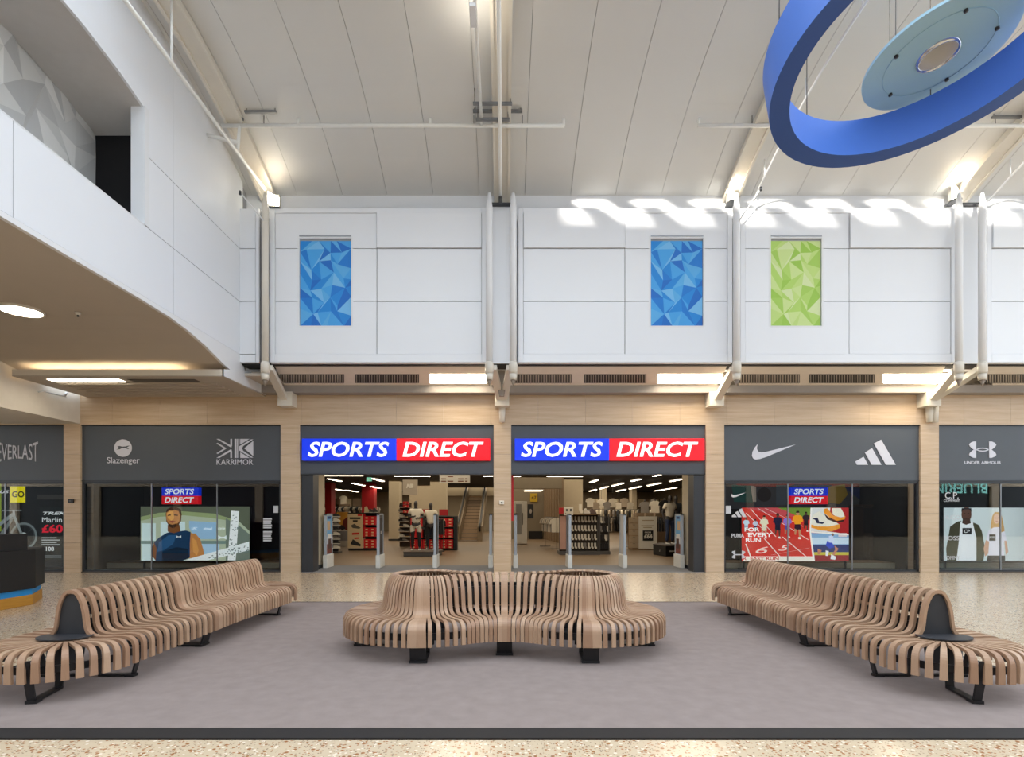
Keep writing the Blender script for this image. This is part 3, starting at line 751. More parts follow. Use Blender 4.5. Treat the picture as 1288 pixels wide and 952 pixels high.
# -- window lettering stickers
YG_ = YP + .036
pale = mat('window_vinyl', rgb(196, 198, 202), .5, noise=.02)
def sticker(label, fn):
    t = thing('window_sticker', label, 'sticker', (0, YG_, 1.0))
    fn(t)
    return t
gs = YP + .018
sticker('pale curved tick sticker high on the glass beside the track screen', lambda t: MB().flat(poly([(920.4, 621), (919.8, 624), (922, 625.6), (926, 625), (938, 619.4), (925, 622.6), (922, 622.6)], gs), gs, pale).build('logo', None, t))
def three(t):
    m = MB()
    for p in ([(920.6, 648.4), (924, 646.4), (927, 650.4), (920.6, 650.4)], [(924.6, 644.6), (928, 642.8), (933, 650.4), (928.4, 650.4)], [(929, 641.4), (933, 639.2), (939, 650.4), (934.4, 650.4)]): m.flat(poly(p, gs), gs, pale)
    m.build('logo', None, t)
sticker('pale three-stripe sticker on the glass at the edge of the track screen', three)
sticker('pale block-letter sticker on the glass over the track screen', lambda t: text('PUMA', 920, 671, 936, 676, gs, pale, t, bold=.03))
def uas(t):
    m = MB()
    for sx in (-1, 1):
        for sy in (-1, 1):
            m.flat(poly([(929 + sx * a * .5, 697.5 + sy * b * .5) for a, b in [(8.2, 0), (8.2, -10.4), (14.8, -8.8), (17.2, -6.6), (13.4, -1.6), (11.2, 0)]], gs), gs - (.0006 if sy > 0 else 0), pale)
    m.flat(poly([(925, 696.8), (933, 696.8), (933, 698.2), (925, 698.2)], gs), gs - .001, pale)
    m.build('logo', None, t)
sticker('pale crossed-arcs sticker low on the glass at the track screen', uas)
for s, a, b, c, d, lb in (('C.P.', 1188.5, 619, 1205.5, 627, 'white serif initials sticker high on the last window'), ('COMPANY', 1187, 628, 1207, 631, 'small white capitals sticker under the serif initials'), ('HUGO', 1187, 648, 1207.5, 653.4, 'white block-letter sticker over the man in the olive jacket'), ('BOSS', 1187.5, 674, 1206.5, 679.4, 'white spaced-letter sticker halfway down the last window'), ('TOMMY', 1187, 699, 1207, 704, 'white capitals sticker lowest on the last window')):
    sticker(lb, lambda t: text(s, a, b, c, d, gs, pale, t, bold=.0))
def hours(t):
    m = MB()
    for k in range(11):
        if k == 5: continue
        m.flat(poly([(331, 651.6 + k * 2.7), (342 - (k % 3) * .6, 651.6 + k * 2.7), (342 - (k % 3) * .6, 653.6 + k * 2.7), (331, 653.6 + k * 2.7)], gs), gs, pale)
    m.build('print', None, t)
sticker('white opening-hours list stuck on the dark glass by the column', hours)
sticker('small white notice on the glass edge above the opening hours', lambda t: MB().flat(poly([(344, 636), (350, 636), (350, 645), (344, 645)], gs), gs, pale).build('print', None, t))
sticker('small white notice on the glass edge of the track window', lambda t: MB().flat(poly([(913, 636), (919.4, 636), (919.4, 646), (913, 646)], gs), gs, pale).build('print', None, t))
# -- cycle advert, first bay
D = [((12, 13, 13), [(-40, 610), (79.5, 610), (79.5, 712), (-40, 712)]), ((20, 25, 24), [(50, 638), (79.5, 638), (79.5, 704), (50, 704)]), ((46, 44, 40), [(47, 622), (79.5, 622), (79.5, 628), (47, 628)]), ((150, 170, 30), [(0, 607), (1.6, 607), (1.6, 668), (0, 668)])]
def ringp(u, v, r0, r1, n, c):
    for k in range(n):
        a = 2 * math.pi * k / n; b = 2 * math.pi * (k + 1.02) / n
        D.append((c, [(u + r0 * math.cos(a), v + r0 * math.sin(a)), (u + r1 * math.cos(a), v + r1 * math.sin(a)), (u + r1 * math.cos(b), v + r1 * math.sin(b)), (u + r0 * math.cos(b), v + r0 * math.sin(b))]))
ringp(30, 674, 14.4, 17, 22, (112, 122, 122)); ringp(30, 674, 3, 4.6, 12, (190, 200, 200)); ringp(30, 674, 13.2, 14, 22, (60, 66, 66))
for k in range(9):
    a = 2 * math.pi * k / 9
    D.append(((70, 78, 78), [(30 + 4 * math.cos(a), 674 + 4 * math.sin(a)), (30 + 14 * math.cos(a), 674 + 14 * math.sin(a)), (30 + 14 * math.cos(a + .03), 674 + 14 * math.sin(a + .03))]))
D += [((136, 146, 146), [(16, 648), (19, 646), (30, 673), (27.6, 675)]), ((136, 146, 146), [(-4, 660), (16, 645), (18, 649), (-4, 665)]), ((204, 70, 66), [(4, 666), (11.6, 655), (13.4, 656), (6, 667.6)]), ((110, 118, 118), [(-8, 684), (15, 650), (18, 652), (-3, 686)]),
      ((120, 128, 128), [(3, 641.4), (28, 641), (28, 642.6), (3, 643)]), ((150, 156, 156), [(16, 641), (19, 641), (20, 648), (17, 648)]),
      ((246, 230, 12), [(13.2, 611.8), (32.6, 611.8), (32.6, 632), (13.2, 632)])]
for k in range(4): D.append(((170, 176, 176), [(53, 675.6 + 2.9 * k), (72 + (k % 2) * 4, 675.6 + 2.9 * k), (72 + (k % 2) * 4, 677 + 2.9 * k), (53, 677 + 2.9 * k)]))
for k in range(2): D.append(((120, 126, 126), [(53, 698.4 + 2 * k), (78, 698.4 + 2 * k), (78, 699.4 + 2 * k), (53, 699.4 + 2 * k)]))
screen('cycle_advert', 'black lit advert with a mountain bike and a yellow square logo, first window', -40, 610, 79, 712, 14.85, D,
       [('GO', 15, 617.6, 30.6, 625.6, (24, 24, 16), .03, 0), ('TREK', 54, 643.6, 84, 647.4, (226, 230, 230), .03, .3), ('Marlin 5', 53, 650.6, 86, 656.8, (226, 230, 230), .0, 0), ('£60', 52.6, 659.6, 79, 670, (232, 30, 54), .03, 0), ('US', 0, 616.6, 11.4, 620.4, (236, 236, 236), .03, .3), ('£108', 52.6, 687.6, 68, 693, (226, 230, 230), .02, 0)], legs=False, e=.6)
# plinths in the window displays
for lb, u0, u1 in (('long beige display plinth under the athlete screen', 103, 350), ('long beige display plinth under the track screen', 914, 1155), ('beige display plinth under the two models screen', 1184, 1420)):
    t = thing('display_plinth', lb, 'plinth', (X((u0 + u1) / 2, 15.2), 15.3, .02))
    bevel(MB().box(X(u0, 14.95) + .05, X(u1, 14.95) - .05, 15.12, 15.95, .02, .16).build('box', beige, t), .01)
    MB().box(X(u0, 14.95) + .08, X(u1, 14.95) - .08, 15.14, 15.93, .16, .175).build('top_board', tan, t)
l = bpy.data.lights.new('window_display_light', 'AREA'); l.shape = 'RECTANGLE'; l.size = 4.6; l.size_y = .3; l.energy = 22; l.color = (1, .9, .78)  # unseen area lamp added to brighten the sheet and cabinets behind the glass
lo = bpy.data.objects.new('window_display_light', l); COL.objects.link(lo); lo.location = (X(1035, YF), 15.3, 2.9)
# glass reflection painted in coloured shapes, and cabinets behind the track window
yb = YF + 2.44
mu = thing('wall_mural', 'colourful abstract wall print above cabinets behind the track screen', 'mural', (X(1035, yb), yb, 1.6))
m = MB()
for k, (c, p) in enumerate([((62, 66, 74), [(911, 606), (1160, 606), (1160, 640), (911, 640)]), ((150, 24, 36), [(920, 606), (1150, 606), (1148, 611), (1000, 613), (930, 611)]), ((20, 96, 92), [(920, 610), (949, 611), (947, 632), (923, 631)]), ((206, 200, 190), [(944, 611), (951, 612), (951, 631), (947, 631)]),
                            ((30, 24, 24), ell(961, 622, 9, 9)), ((70, 84, 98), [(976, 610), (992, 610), (992, 635), (976, 635)]), ((24, 46, 92), [(990, 612), (1000, 609), (1046, 610), (1040, 636), (994, 636)]), ((150, 124, 28), [(1042, 612), (1062, 609), (1066, 622), (1056, 634), (1040, 632)]),
                            ((18, 36, 92), [(1062, 613), (1096, 614), (1098, 632), (1088, 634)]), ((230, 230, 226), [(1104, 617), (1108, 617), (1108, 632), (1104, 632)]), ((14, 80, 92), [(1118, 612), (1140, 611), (1138, 632), (1116, 632)]), ((170, 176, 176), [(1112, 611), (1118, 611), (1116, 632), (1113, 632)])]):
    m.flat(poly(p, yb), yb - .002 * k, prn(c))
m.build('printed_sheet', None, mu)
cab = thing('display_cabinet', 'dark brown cabinet with panelled front behind the track window', 'cabinet', (X(1115, 16.1), 16.3, .02))
bm = mat('brown_laminate', rgb(62, 48, 38), .45, noise=.15, stretch=(6, 1, 1))
bevel(MB().box(X(1085, 16.1), X(1145, 16.1), 16.05, 16.55, .02, Z(637, 16.1)).build('body', bm, cab), .01)
for k in range(8):
    a = 1086 + k * 7.3
    MB().box(X(a, 16.04), X(a + 6.9, 16.04), 16.02, 16.05, .05, Z(673, 16.04)).build('slat', bm, cab)
MB().box(X(1086, 16.04), X(1144.5, 16.04), 16.02, 16.05, Z(670, 16.04), Z(639, 16.04)).build('upper_panel', mat('dark_panel', rgb(34, 28, 26), .35), cab)
MB().box(X(1083, 16.04), X(1148, 16.04), 16.0, 16.58, Z(637, 16.1), Z(634.6, 16.1)).build('top_board', bm, cab)

# ------------------------------------------------------------------ the wing beside the atrium
ZJ = [9.4, Z(312.5, YB), Z(379, YB), Z(445.5, YB)]
wl = sroot('wall_wing')
YJ, YE_ = 9.42, 9.92                     # jamb of the upper opening, end wall of its recess
ysplit = [12.82, 10.24]
XR = X(127, YE_)                         # faceted wall in the recess
def xpanel(a, b, z0, z1, top=None):
    """panel in the plane x = XL between y = a..b"""
    if top:
        n = 8
        pts = [(a, z0), (b, z0)] + [(b + (a - b) * i / n, top(b + (a - b) * i / n)) for i in range(n + 1)]
    else: pts = [(a, z0), (b, z0), (b, z1), (a, z1)]
    return MB().prism(pts, XL - .04, XL, 'x').build('panel', white_panel, wl)
g = .006
for a, b in ((6.9, 10.24), (10.24, 12.82)):
    xpanel(a + g, b - g, ZJ[3] + g, ZJ[2] - g)
xpanel(2.5, 6.9 - g, ZJ[3] + g, ZJ[2] - g)
xpanel(YJ + .08, 10.24 - g, ZJ[2] + g, ZJ[1] - g); xpanel(10.24 + g, 12.82 - g, ZJ[2] + g, ZJ[1] - g)
xpanel(10.24 + g * .3, 12.95, ZJ[1] + g, 0, lambda y: roofz(y) + .1)
xpanel(YJ + .08, 10.24 - g * .3, ZJ[1] + g, 0, lambda y: roofz(y) + .1)
def headz(y): return 8.37 + 0.22 * (1 - max(0, (y - 7.6) / (YJ - 7.6)) ** 2) if y > 7.6 else 8.59
n = 10
pts = [(y, headz(y)) for y in [2.5 + (YJ + .08 - 2.5) * i / n for i in range(n + 1)]]
pts += [(y, max(9.9, roofz(y) + .1)) for y in [YJ + .08 - (YJ + .08 - 2.5) * i / n for i in range(n + 1)]]
MB().prism(pts, XL - .045, XL - .0, 'x').build('head_panel', white_panel, wl)
MB().box(XL - .9, XL - .04, 2.5, 13.3, ZJ[3], ZJ[2] - .01).box(XL - .9, XL - .05, YE_ + .1, 13.3, ZJ[2], 10.2).build('core', joint, wl)
MB().box(XL - .22, XL + .012, YJ - .02, YJ + .09, ZJ[2] + .01, headz(YJ) + .02).build('jamb_casing', white, wl)
MB().box(XL - .12, XL + .004, 2.5, YJ, ZJ[2] - .01, ZJ[2] + .005).build('sill_cap', white, wl)
MB().box(XR - .3, XL - .05, YE_, YE_ + .1, ZJ[2] - .5, 9.2).build('recess_end', mat('recess_black', rgb(16, 15, 18), .9), wl)
pts = [(y, headz(y) + .01) for y in [2.5 + (YE_ + .1 - 2.5) * i / n for i in range(n + 1)]] 
pts += [(y, headz(y) + .1) for y in [YE_ + .1 - (YE_ + .1 - 2.5) * i / n for i in range(n + 1)]]
MB().prism(pts, XR - .1, XL - .046, 'x').build('recess_ceiling', mat('recess_plaster', rgb(196, 193, 190), .7), wl)
MB().box(XR - .3, XR - .14, 2.5, YE_, ZJ[2] - 1, 9.2).build('recess_wall', white, wl)
facets(3.0, ZJ[2] - .9, YE_ - .01, 8.62, 19, 7, FW, lambda a, b, d: (XR - .13 + d, a, b), 11, .07).build('faceted_sheet', None, wl)

# lower soffit of the wing
so = sroot('ceiling_wing')
prof = [(2.0, 5.10), (9.3, 5.10), (10.1, 5.085), (10.7, 5.03), (11.3, 4.93), (12.05, 4.75), (12.6, 4.66), (13.2, 4.62)]
MB().prism(prof + [(13.2, 5.15), (2.0, 5.15)], -24, XL - .05, 'x', smooth=False).build('soffit', soffitm, so)
MB().prism([(p[0], p[1] - .012) for p in prof] + [(12.82, ZJ[3] - .005), (2.0, ZJ[3] - .005)], XL - .05, XL + .012, 'x').build('edge_fascia', white, so)
YPE = 12.05
zp = Z(472, YPE)
pel = sroot('ceiling_pelmet')
xl, xr = X(15, YPE), XL + .01
MB().box(xl, xr, YPE, YPE + .05, zp, zp + .13).build('front_board', cream, pel)
MB().box(xl, xr, YPE, YF + .05, zp - .02, zp).build('underside', soffitm, pel)
MB().prism([(YPE, zp - .02), (YF, ZBAND1), (YF, ZBAND1 + .3), (13.2, 4.9), (YPE, zp + .13)], xr - .03, xr + .015, 'x').build('end_board', white, pel)
for i in range(5):
    y = 12.7 + i * .28
    MB().box(X(70, 12.6), xr - .5, y, y + .12, zp - .045, zp - .02).build('louvre', soffitm, pel)
MB().box(xl + .3, xr - 1.0, YPE + .12, YPE + .18, zp + .0, zp + .03).build('cove_lamp', glow, pel)
c = thing('soffit_light', 'slim glowing panel under the pelmet of the wing', 'light', (X(100, 12.3), 12.4, zp - .03))
MB().box(X(57, 12.25), X(146, 12.25), 12.3, 12.55, zp - .03, zp - .021).build('diffuser', lamp, c)
c = thing('vent_grille', 'flat grey vent beside the slim light under the wing pelmet', 'vent', (X(200, 12.3), 12.4, zp - .03))
MB().box(X(158, 12.25), X(243, 12.25), 12.3, 12.55, zp - .03, zp - .021).build('plate', mat('grille_mid', rgb(86, 80, 74), .6), c)
c = thing('downlight', 'round bright downlight set into the brown wing ceiling', 'light', (X(27, 9.8), 9.8, 5.07))
MB().lathe([(.0, 5.062), (.30, 5.062), (.30, 5.11)], (c.location.x, c.location.y, 0), 32, mat('downlight_lens', (1, .88, .72, 1), .5, emit=9.0)).build('lens', None, c)
MB().lathe([(.30, 5.055), (.335, 5.055), (.335, 5.11), (.30, 5.11), (.30, 5.055)], (c.location.x, c.location.y, 0), 32, cream).build('rim', None, c)
c = thing('smoke_detector', 'tiny detector on the brown wing ceiling near the downlight', 'detector', (X(98, 9.9), 9.9, 5.05))
MB().tube([(X(98, 9.9), 9.9, 5.08), (X(98, 9.9), 9.9, 5.03)], [.05, .035], 12).build('body', cream, c)
MB().tube([(X(98, 9.9), 9.9, 5.035), (X(98, 9.9), 9.9, 5.0)], [.02, .015], 8).build('sensor', darkm, c)
# white downstand beam
xb = X(101, YF)
struct(MB().prism([(5, 3.79), (YF, 3.79), (YF, ZBAND1), (11.9, 4.78), (5, 4.9)], xb - 3, xb, 'x').build('beam_downstand', mat('beam_paint', rgb(214, 206, 194), .6), None))
c = thing('security_camera', 'small white bracket camera on the downstand beam', 'camera', (xb, 12.9, 4.3))
MB().tube([(xb, 12.9, 4.32), (xb + .05, 13.0, 4.36), (xb + .1, 13.6, 4.36)], .018, 8).build('bracket', white, c)
MB().tube([(xb + .1, 13.55, 4.36), (xb + .1, 13.62, 4.46)], .03, 8).build('head', white, c)
struct(MB().box(-24, XL, 2.0, 2.2, 4.9, 10).build('wall_wing_back', white))

# ------------------------------------------------------------------ pipes and lamps below the roof
def pipe(label, parts, loc):
    t = thing('sprinkler_pipe', label, 'pipe', loc)
    for nm, p, r, m in parts: MB().tube(p, r, 10).build(nm, m, t)
    return t
YC = 11.5; ZC = Z(158, YC)
wp = mat('white_pipe', rgb(230, 230, 226), .35)
def head(u): return ('sprinkler_head', [(X(u, YC), YC, ZC), (X(u, YC), YC, ZC + .13), (X(u, YC), YC, ZC + .16)], [.03, .03, .012], wp)
def drop(u, y=None): return ('hanger', [(X(u, YC), YC, ZC), (X(u, YC) - .0, YC - .0, roofz(YC) + .02)], .008, steel)
pipe('long white cross pipe under the roof, above the first clad box', [('pipe_run', [(X(279, YC), YC, ZC), (X(710, YC), YC, ZC)], .038, wp), head(375), head(541), head(709), drop(332), drop(596), drop(657)], (X(495, YC), YC, ZC))
pipe('white cross pipe ending beside the blue ring, passing behind it', [('pipe_run', [(X(878, YC), YC, ZC), (X(1300, YC), YC, ZC)], .038, wp), head(879), drop(946), drop(1252)], (X(1080, YC), YC, ZC))
px = X(333, 12.7); pz = Z(238, 12.7)
pipe('white pipe running along the top of the wing wall', [('pipe_run', [(px, 6.8, pz), (px, 12.7, pz)], .035, wp), ('hanger', [(px, 9.15, pz), (px, 9.15, roofz(9.15))], .02, wp), ('branch', [(px, YC - .1, pz), (px, YC, ZC), (X(279, YC), YC, ZC)], .036, wp), ('wall_stub', [(px, 11.4, pz + .2), (XL, 11.4, pz + .35)], .04, wp)], (px, 10.6, pz))
cx_ = X(606, YC)
pipe('thin white pipe parallel to the middle roof rib', [('pipe_run', [(cx_, 8.4, ZC), (cx_, YC, ZC)], .03, wp)], (cx_, 10, ZC))
pipe('white pipe below the middle roof rib', [('pipe_run', [(-.09, 8.4, 9.55), (-.09, 12.9, 9.55 - .6), (-.09, 13.0, 8.9)], .035, wp), ('end_cap', [(-.09, 13.0, 8.9), (-.09, 13.0, 8.75)], .045, steel)], (-.09, 10.7, 9.3))
ctn = 0
for (u0, u1, v, y, lb) in ((595, 644, 130, 11.3, 'dark channel bar across the middle rib, upper of two'), (599, 641, 150, 11.75, 'dark channel bar across the middle rib, lower of two'), (595, 657, 139.5, 11.6, 'long dark channel bar behind the cross pipe at the middle rib'), (308, 348, 140.5, 11.6, 'dark channel bar under the roof near the wing wall'), (281, 306, 149.5, 11.6, 'short dark channel bar at the rib beside the wing wall'), (1248, 1290, 147, 11.6, 'dark channel bar over the pipe beyond the blue ring')):
    off = .30 if 'middle rib' in lb and 'behind' not in lb else .07
    y = min((k * .01 for k in range(900, 1320)), key=lambda q: abs(roofz(q) - off - Z(v, q)))
    t = thing('channel_bar', lb, 'bracket', (X((u0 + u1) / 2, y), y, Z(v, y)))
    MB().box(X(u0, y), X(u1, y), y - .03, y + .03, Z(v + 1.6, y), Z(v - 1, y)).build('channel', mat('galvanised', rgb(128, 130, 132), .5, .4), t)
    for uu in (u0 + 2, u1 - 2):
        MB().tube([(X(uu, y), y, Z(v, y)), (X(uu, y), y, max(roofz(y) - .004, Z(v, y) + .02))], .008, 6).build('rod', steel, t)
# floodlights at the feet of the ribs
def flood(u, v, y, big, lb, en=7):
    x, z = X(u, y), Z(v, y)
    t = thing('floodlight', lb, 'light', (x, y, z))
    MB().add([(x - big, y - .02, z - .12), (x + big, y + .06, z - .20), (x + big, y + .06, z + .02), (x - big, y - .02, z + .12)], [(0, 1, 2, 3)], mat('floodlight_lens', (1, .93, .8, 1), .4, emit=22.0)).build('lens', None, t)
    MB().box(x - big, x + big, y + .07, y + .16, z - .2, z + .1).build('housing', cream, t)
    MB().box(x - big * .8, x + big * 1.3, y - .02, y + .3, z - .24, z - .21).build('shelf', darkm, t)
    l = bpy.data.lights.new('floodlight_beam', 'AREA'); l.shape = 'RECTANGLE'; l.size = big * 2; l.size_y = .2; l.energy = en; l.color = (1, .80, .56)
    lo = bpy.data.objects.new('floodlight_beam', l); COL.objects.link(lo); lo.parent = t
    lo.location = (0, -.06, .12); lo.rotation_euler = Vector((0, -.62, .78)).to_track_quat('-Z', 'Y').to_euler()
flood(343.5, 248, 12.75, .11, 'bright floodlight at the foot of the rib beside the wing wall', 2.5)
flood(629, 219, 12.9, .05, 'small floodlight at the foot of the middle roof rib')
flood(921, 240, 12.9, .08, 'floodlight at the foot of the rib above the lone tube')
flood(1204, 238, 12.9, .08, 'floodlight at the foot of the rib beyond the blue ring')
def conduit_run(x, y0, y1, dz, lb):  # plain conduit rail, no lamp on it
    t = thing('uplight_rail', lb, 'rail', (x, (y0 + y1) / 2, roofz((y0 + y1) / 2) - dz))
    y0 -= .8
    pts = [(x, y0 + (y1 - y0) * i / 8, roofz(y0 + (y1 - y0) * i / 8) - dz) for i in range(9)]
    MB().tube(pts, .022, 8).build('rail', white, t)
    for i in (1, 4, 7):
        p = pts[i]; MB().tube([p, (x, p[1], roofz(p[1]) - .1)], .012, 6).build('hanger', white, t)
conduit_run(GRID[2] + .42, 9.2, 12.9, .48, 'white conduit rail slung beside the rib above the lone tube')
conduit_run(GRID[3] + .42, 9.2, 12.9, .48, 'white conduit rail slung beside the rib beyond the blue ring')
for (x, y, z, e) in ((-.5, 8.9, 9.5, 12),):
    t = thing('rib_uplight', 'small hidden uplight beside the middle roof rib, %s' % ('upper' if y < 10 else 'lower'), 'light', (x, y, z))
    MB().box(x - .05, x + .05, y - .2, y + .2, z - .06, z).build('trough', white, t)
    l = bpy.data.lights.new('uplight_lamp', 'AREA'); l.shape = 'RECTANGLE'; l.size = .1; l.size_y = 1.4; l.energy = e; l.color = (1, .9, .74)
    lo = bpy.data.objects.new('uplight_lamp', l); COL.objects.link(lo); lo.parent = t; lo.location = (0, 0, .03); lo.rotation_euler = (R(180), 0, 0)
# stay wires
for u0, v0, u1, v1, y, lb in ((302, 242, 333, 279, 12.5, 'thin white stay wire running to the tube beside the wing wall'), (957, 237, 928, 280, 12.5, 'thin grey stay wire running to the lone tube')):
    t = thing('stay_wire', lb, 'wire', (X(u1, y), y, Z(v1, y)))
    MB().tube([(X(u0, y - .3), y - .3, Z(v0, y - .3)), (X(u1, y), y, Z(v1, y))], .014, 6).build('wire', white, t)
    MB().tube([(X(u0, y - .3), y - .3, Z(v0, y - .3) + .03), (X(u0, y - .3), y - .3, Z(v0, y - .3) - .05)], .03, 8).build('anchor', darkm, t)

# ------------------------------------------------------------------ the blue ring and its disc
def tilt(a, b): return Vector((-a, -b, 1)).normalized().to_track_quat('Z', 'Y').to_matrix()
rc = Vector((5.60, 7.24, 7.5)); M1 = tilt(.08, -.148)
ring = thing('pendant_ring', 'big tilted blue ring hanging under the roof', 'pendant', rc)
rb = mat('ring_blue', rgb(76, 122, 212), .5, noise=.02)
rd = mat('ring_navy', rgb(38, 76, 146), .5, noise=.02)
RO, RI, RH = 1.966, 1.70, .62
MB().lathe([(RO, 0), (RO, RH)], rc, 96, rb, M1).build('outer_band', None, ring)
MB().lathe([(RI, RH), (RI, 0)], rc, 96, rb, M1).build('inner_band', None, ring)
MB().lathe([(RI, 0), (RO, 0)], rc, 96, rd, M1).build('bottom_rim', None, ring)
MB().lathe([(RO, RH), (RI, RH)], rc, 96, rb, M1).build('top_rim', None, ring)
for k in range(6):
    t = 2 * math.pi * k / 6 + .4
    p = rc + M1 @ Vector((1.83 * math.cos(t), 1.83 * math.sin(t), RH))
    MB().tube([p, (p.x, p.y, 10.0)], .008, 6).build('cable', steel, ring)
dc = Vector((6.33, 8.13, 8.2)); M2 = tilt(.136, -.126)
disc = thing('pendant_disc', 'pale blue disc with a chrome lamp, hanging inside the blue ring', 'pendant', dc)
db = mat('disc_blue', rgb(158, 196, 210), .5, noise=.02)
MB().lathe([(.26, .0), (.95, .0)], dc, 80, db, M2).lathe([(.95, .0), (.95, .04)], dc, 80, db, M2).lathe([(.95, .04), (.26, .04)], dc, 80, db, M2).build('plate', None, disc)
MB().lathe([(.672, .001), (.675, -.008), (.684, -.008), (.687, .001)], dc, 80, mat('disc_groove', rgb(146, 184, 200), .5), M2).build('groove', None, disc)
chrome = mat('lamp_chrome', rgb(200, 200, 200), .18, .9)
MB().lathe([(.235, .02), (.235, -.035), (.262, -.035), (.275, .0)], dc, 48, chrome, M2).build('lamp_bezel', None, disc)
MB().lathe([(.0, .30), (.09, .29), (.09, .285), (.16, .24), (.21, .14), (.236, -.02)], dc, 48, mat('lamp_reflector', rgb(222, 220, 214), .5), M2).build('lamp_reflector', None, disc)
MB().lathe([(.0, .16), (.07, .16), (.09, .2), (.09, .28)], dc, 24, alum, M2).build('lamp_bulb', None, disc)
for k in range(5):
    t = 2 * math.pi * k / 5 + .55
    p = dc + M2 @ Vector((.675 * math.cos(t), .675 * math.sin(t), -.03))
    q = dc + M2 @ Vector((.675 * math.cos(t), .675 * math.sin(t), .03))
    MB().tube([p, q], .028, 10).build('fixing', black, disc)
    MB().tube([q, (q.x, q.y, 9.9)], .006, 6).build('cable', steel, disc)

# ------------------------------------------------------------------ carpet
YC0, YC1 = YG(917), YG(758)
cp = thing('carpet', 'large plain grey carpet under the three slatted benches', 'carpet', (0, (YC0 + YC1) / 2, 0))
MB().box(-4.75, 4.75, YC0, YC1, .0005, .010).build('pile', carpetm, cp)
slate = mat('slate_border', rgb(40, 38, 38), .6, noise=.15, spec=.25)
e = MB().box(-7, 7, YG(930), YC0 - .002, .0005, .011).build('border_strip', slate, cp); e['label'] = 'near-black border strip'
MB().box(-4.8, 4.8, YC1 + .002, YC1 + .05, .0005, .011).build('border_strip', slate, cp)
for s in (-1, 1): MB().box(s * 4.752, s * 4.80, YC0, YC1, .0005, .011).build('border_strip', slate, cp)

# ------------------------------------------------------------------ slatted benches
PROF = [(-.03, .815), (-.008, .829), (.020, .830), (.058, .808), (.094, .752), (.118, .68), (.132, .60), (.140, .53), (.153, .48), (.18, .447), (.23, .428), (.31, .424), (.41, .430), (.485, .428), (.535, .408), (.562, .37), (.570, .32), (.570, .19)]
SEATP = [(.06, .424), (.14, .426), (.31, .424), (.41, .430), (.485, .428), (.535, .408), (.562, .37), (.570, .32), (.570, .19)]
def slat_mesh(prof, w0, w1, th=.026, wfun=None):
    """a bent strip: local x outward, local y across, z up"""
    q = [prof[0]]
    for i in range(len(prof) - 1):                     # rounder bends
        p0, p1, p2, p3 = prof[max(i - 1, 0)], prof[i], prof[i + 1], prof[min(i + 2, len(prof) - 1)]
        q.append(tuple((-p0[k] + 9 * p1[k] + 9 * p2[k] - p3[k]) / 16 for k in (0, 1))); q.append(p2)
    prof = q
    n = len(prof); vs = []; fs = []
    L = [0]
    for i in range(1, n): L.append(L[-1] + math.dist(prof[i], prof[i - 1]))
    for i, p in enumerate(prof):
        a = prof[max(i - 1, 0)]; b = prof[min(i + 1, n - 1)]
        d = Vector((b[0] - a[0], b[1] - a[1])).normalized(); nx, nz = d.y, -d.x
        h = (w0 + (w1 - w0) * L[i] / L[-1]) / 2
        for s in (0, 1):
            for y in (-h, h): vs.append((p[0] + nx * th * s, y, p[1] + nz * th * s))
    for i in range(n - 1):
        a = i * 4; b = a + 4
        fs += [(a, a + 1, b + 1, b), (a + 2, b + 2, b + 3, a + 3), (a, b, b + 2, a + 2), (a + 1, a + 3, b + 3, b + 1)]
    fs += [(0, 2, 3, 1), (n * 4 - 4, n * 4 - 3, n * 4 - 1, n * 4 - 2)]
    me = bpy.data.meshes.new('slat')
    me.from_pydata(vs, [], fs); me.update()
    bm_ = bmesh.new(); bm_.from_mesh(me); bmesh.ops.recalc_face_normals(bm_, faces=bm_.faces); bm_.to_mesh(me); bm_.free()
    return me
WOODS = [woodm, woodm2, woodm3]
_sl = {}
def slat(prof, w0, w1, parent, x, y, ang, name='slat'):
    k = (id(prof), round(w0, 3), round(w1, 3), random.choice((0, 0, 1, 2)))
    if k not in _sl:
        me = slat_mesh(prof, w0, w1); me.materials.append(WOODS[k[3]]); _sl[k] = me
    o = bpy.data.objects.new(name, _sl[k]); COL.objects.link(o)
    o.parent = parent; o.location = (x, y, 0); o.rotation_euler = (0, 0, ang)
    return o
def leg_mesh(o1, o0=.08, w=.15):
    """flat-bar trapezoid frame in the slat's plane: outer post, foot bar, inner post"""
    path = [(o1 - .01, .36), (o1 - .10, .026), (o0 + .02, .026), (o0 - .02, .36)]
    m = MB(); th = .022
    cs = []
    for i, p in enumerate(path):
        a = Vector(path[max(i - 1, 0)]); b = Vector(path[min(i + 1, 3)])
        if 0 < i < 3:
            d0 = (Vector(p) - a).normalized(); d1 = (b - Vector(p)).normalized(); nn = (Vector((d0.y, -d0.x)) + Vector((d1.y, -d1.x))).normalized()
        else:
            d = (b - a).normalized(); nn = Vector((d.y, -d.x))
        cs.append((Vector(p) - nn * th / 2, Vector(p) + nn * th / 2))
    for i in range(3):
        (a, b), (c, d) = cs[i], cs[i + 1]
        m.prism([tuple(a), tuple(c), tuple(d), tuple(b)], -w / 2, w / 2, 'y')
    m.box(o1 - .16, o1 - .08, -w / 2 - .01, w / 2 + .01, .012, .036)
    return m.mesh('leg', black)
def add_leg(parent, x, y, ang, o1, w=.15, o0=.08):
    o = bpy.data.objects.new('leg', leg_mesh(o1, o0, w)); COL.objects.link(o); o.parent = parent
    o.location = (x, y, 0); o.rotation_euler = (0, 0, ang); return o
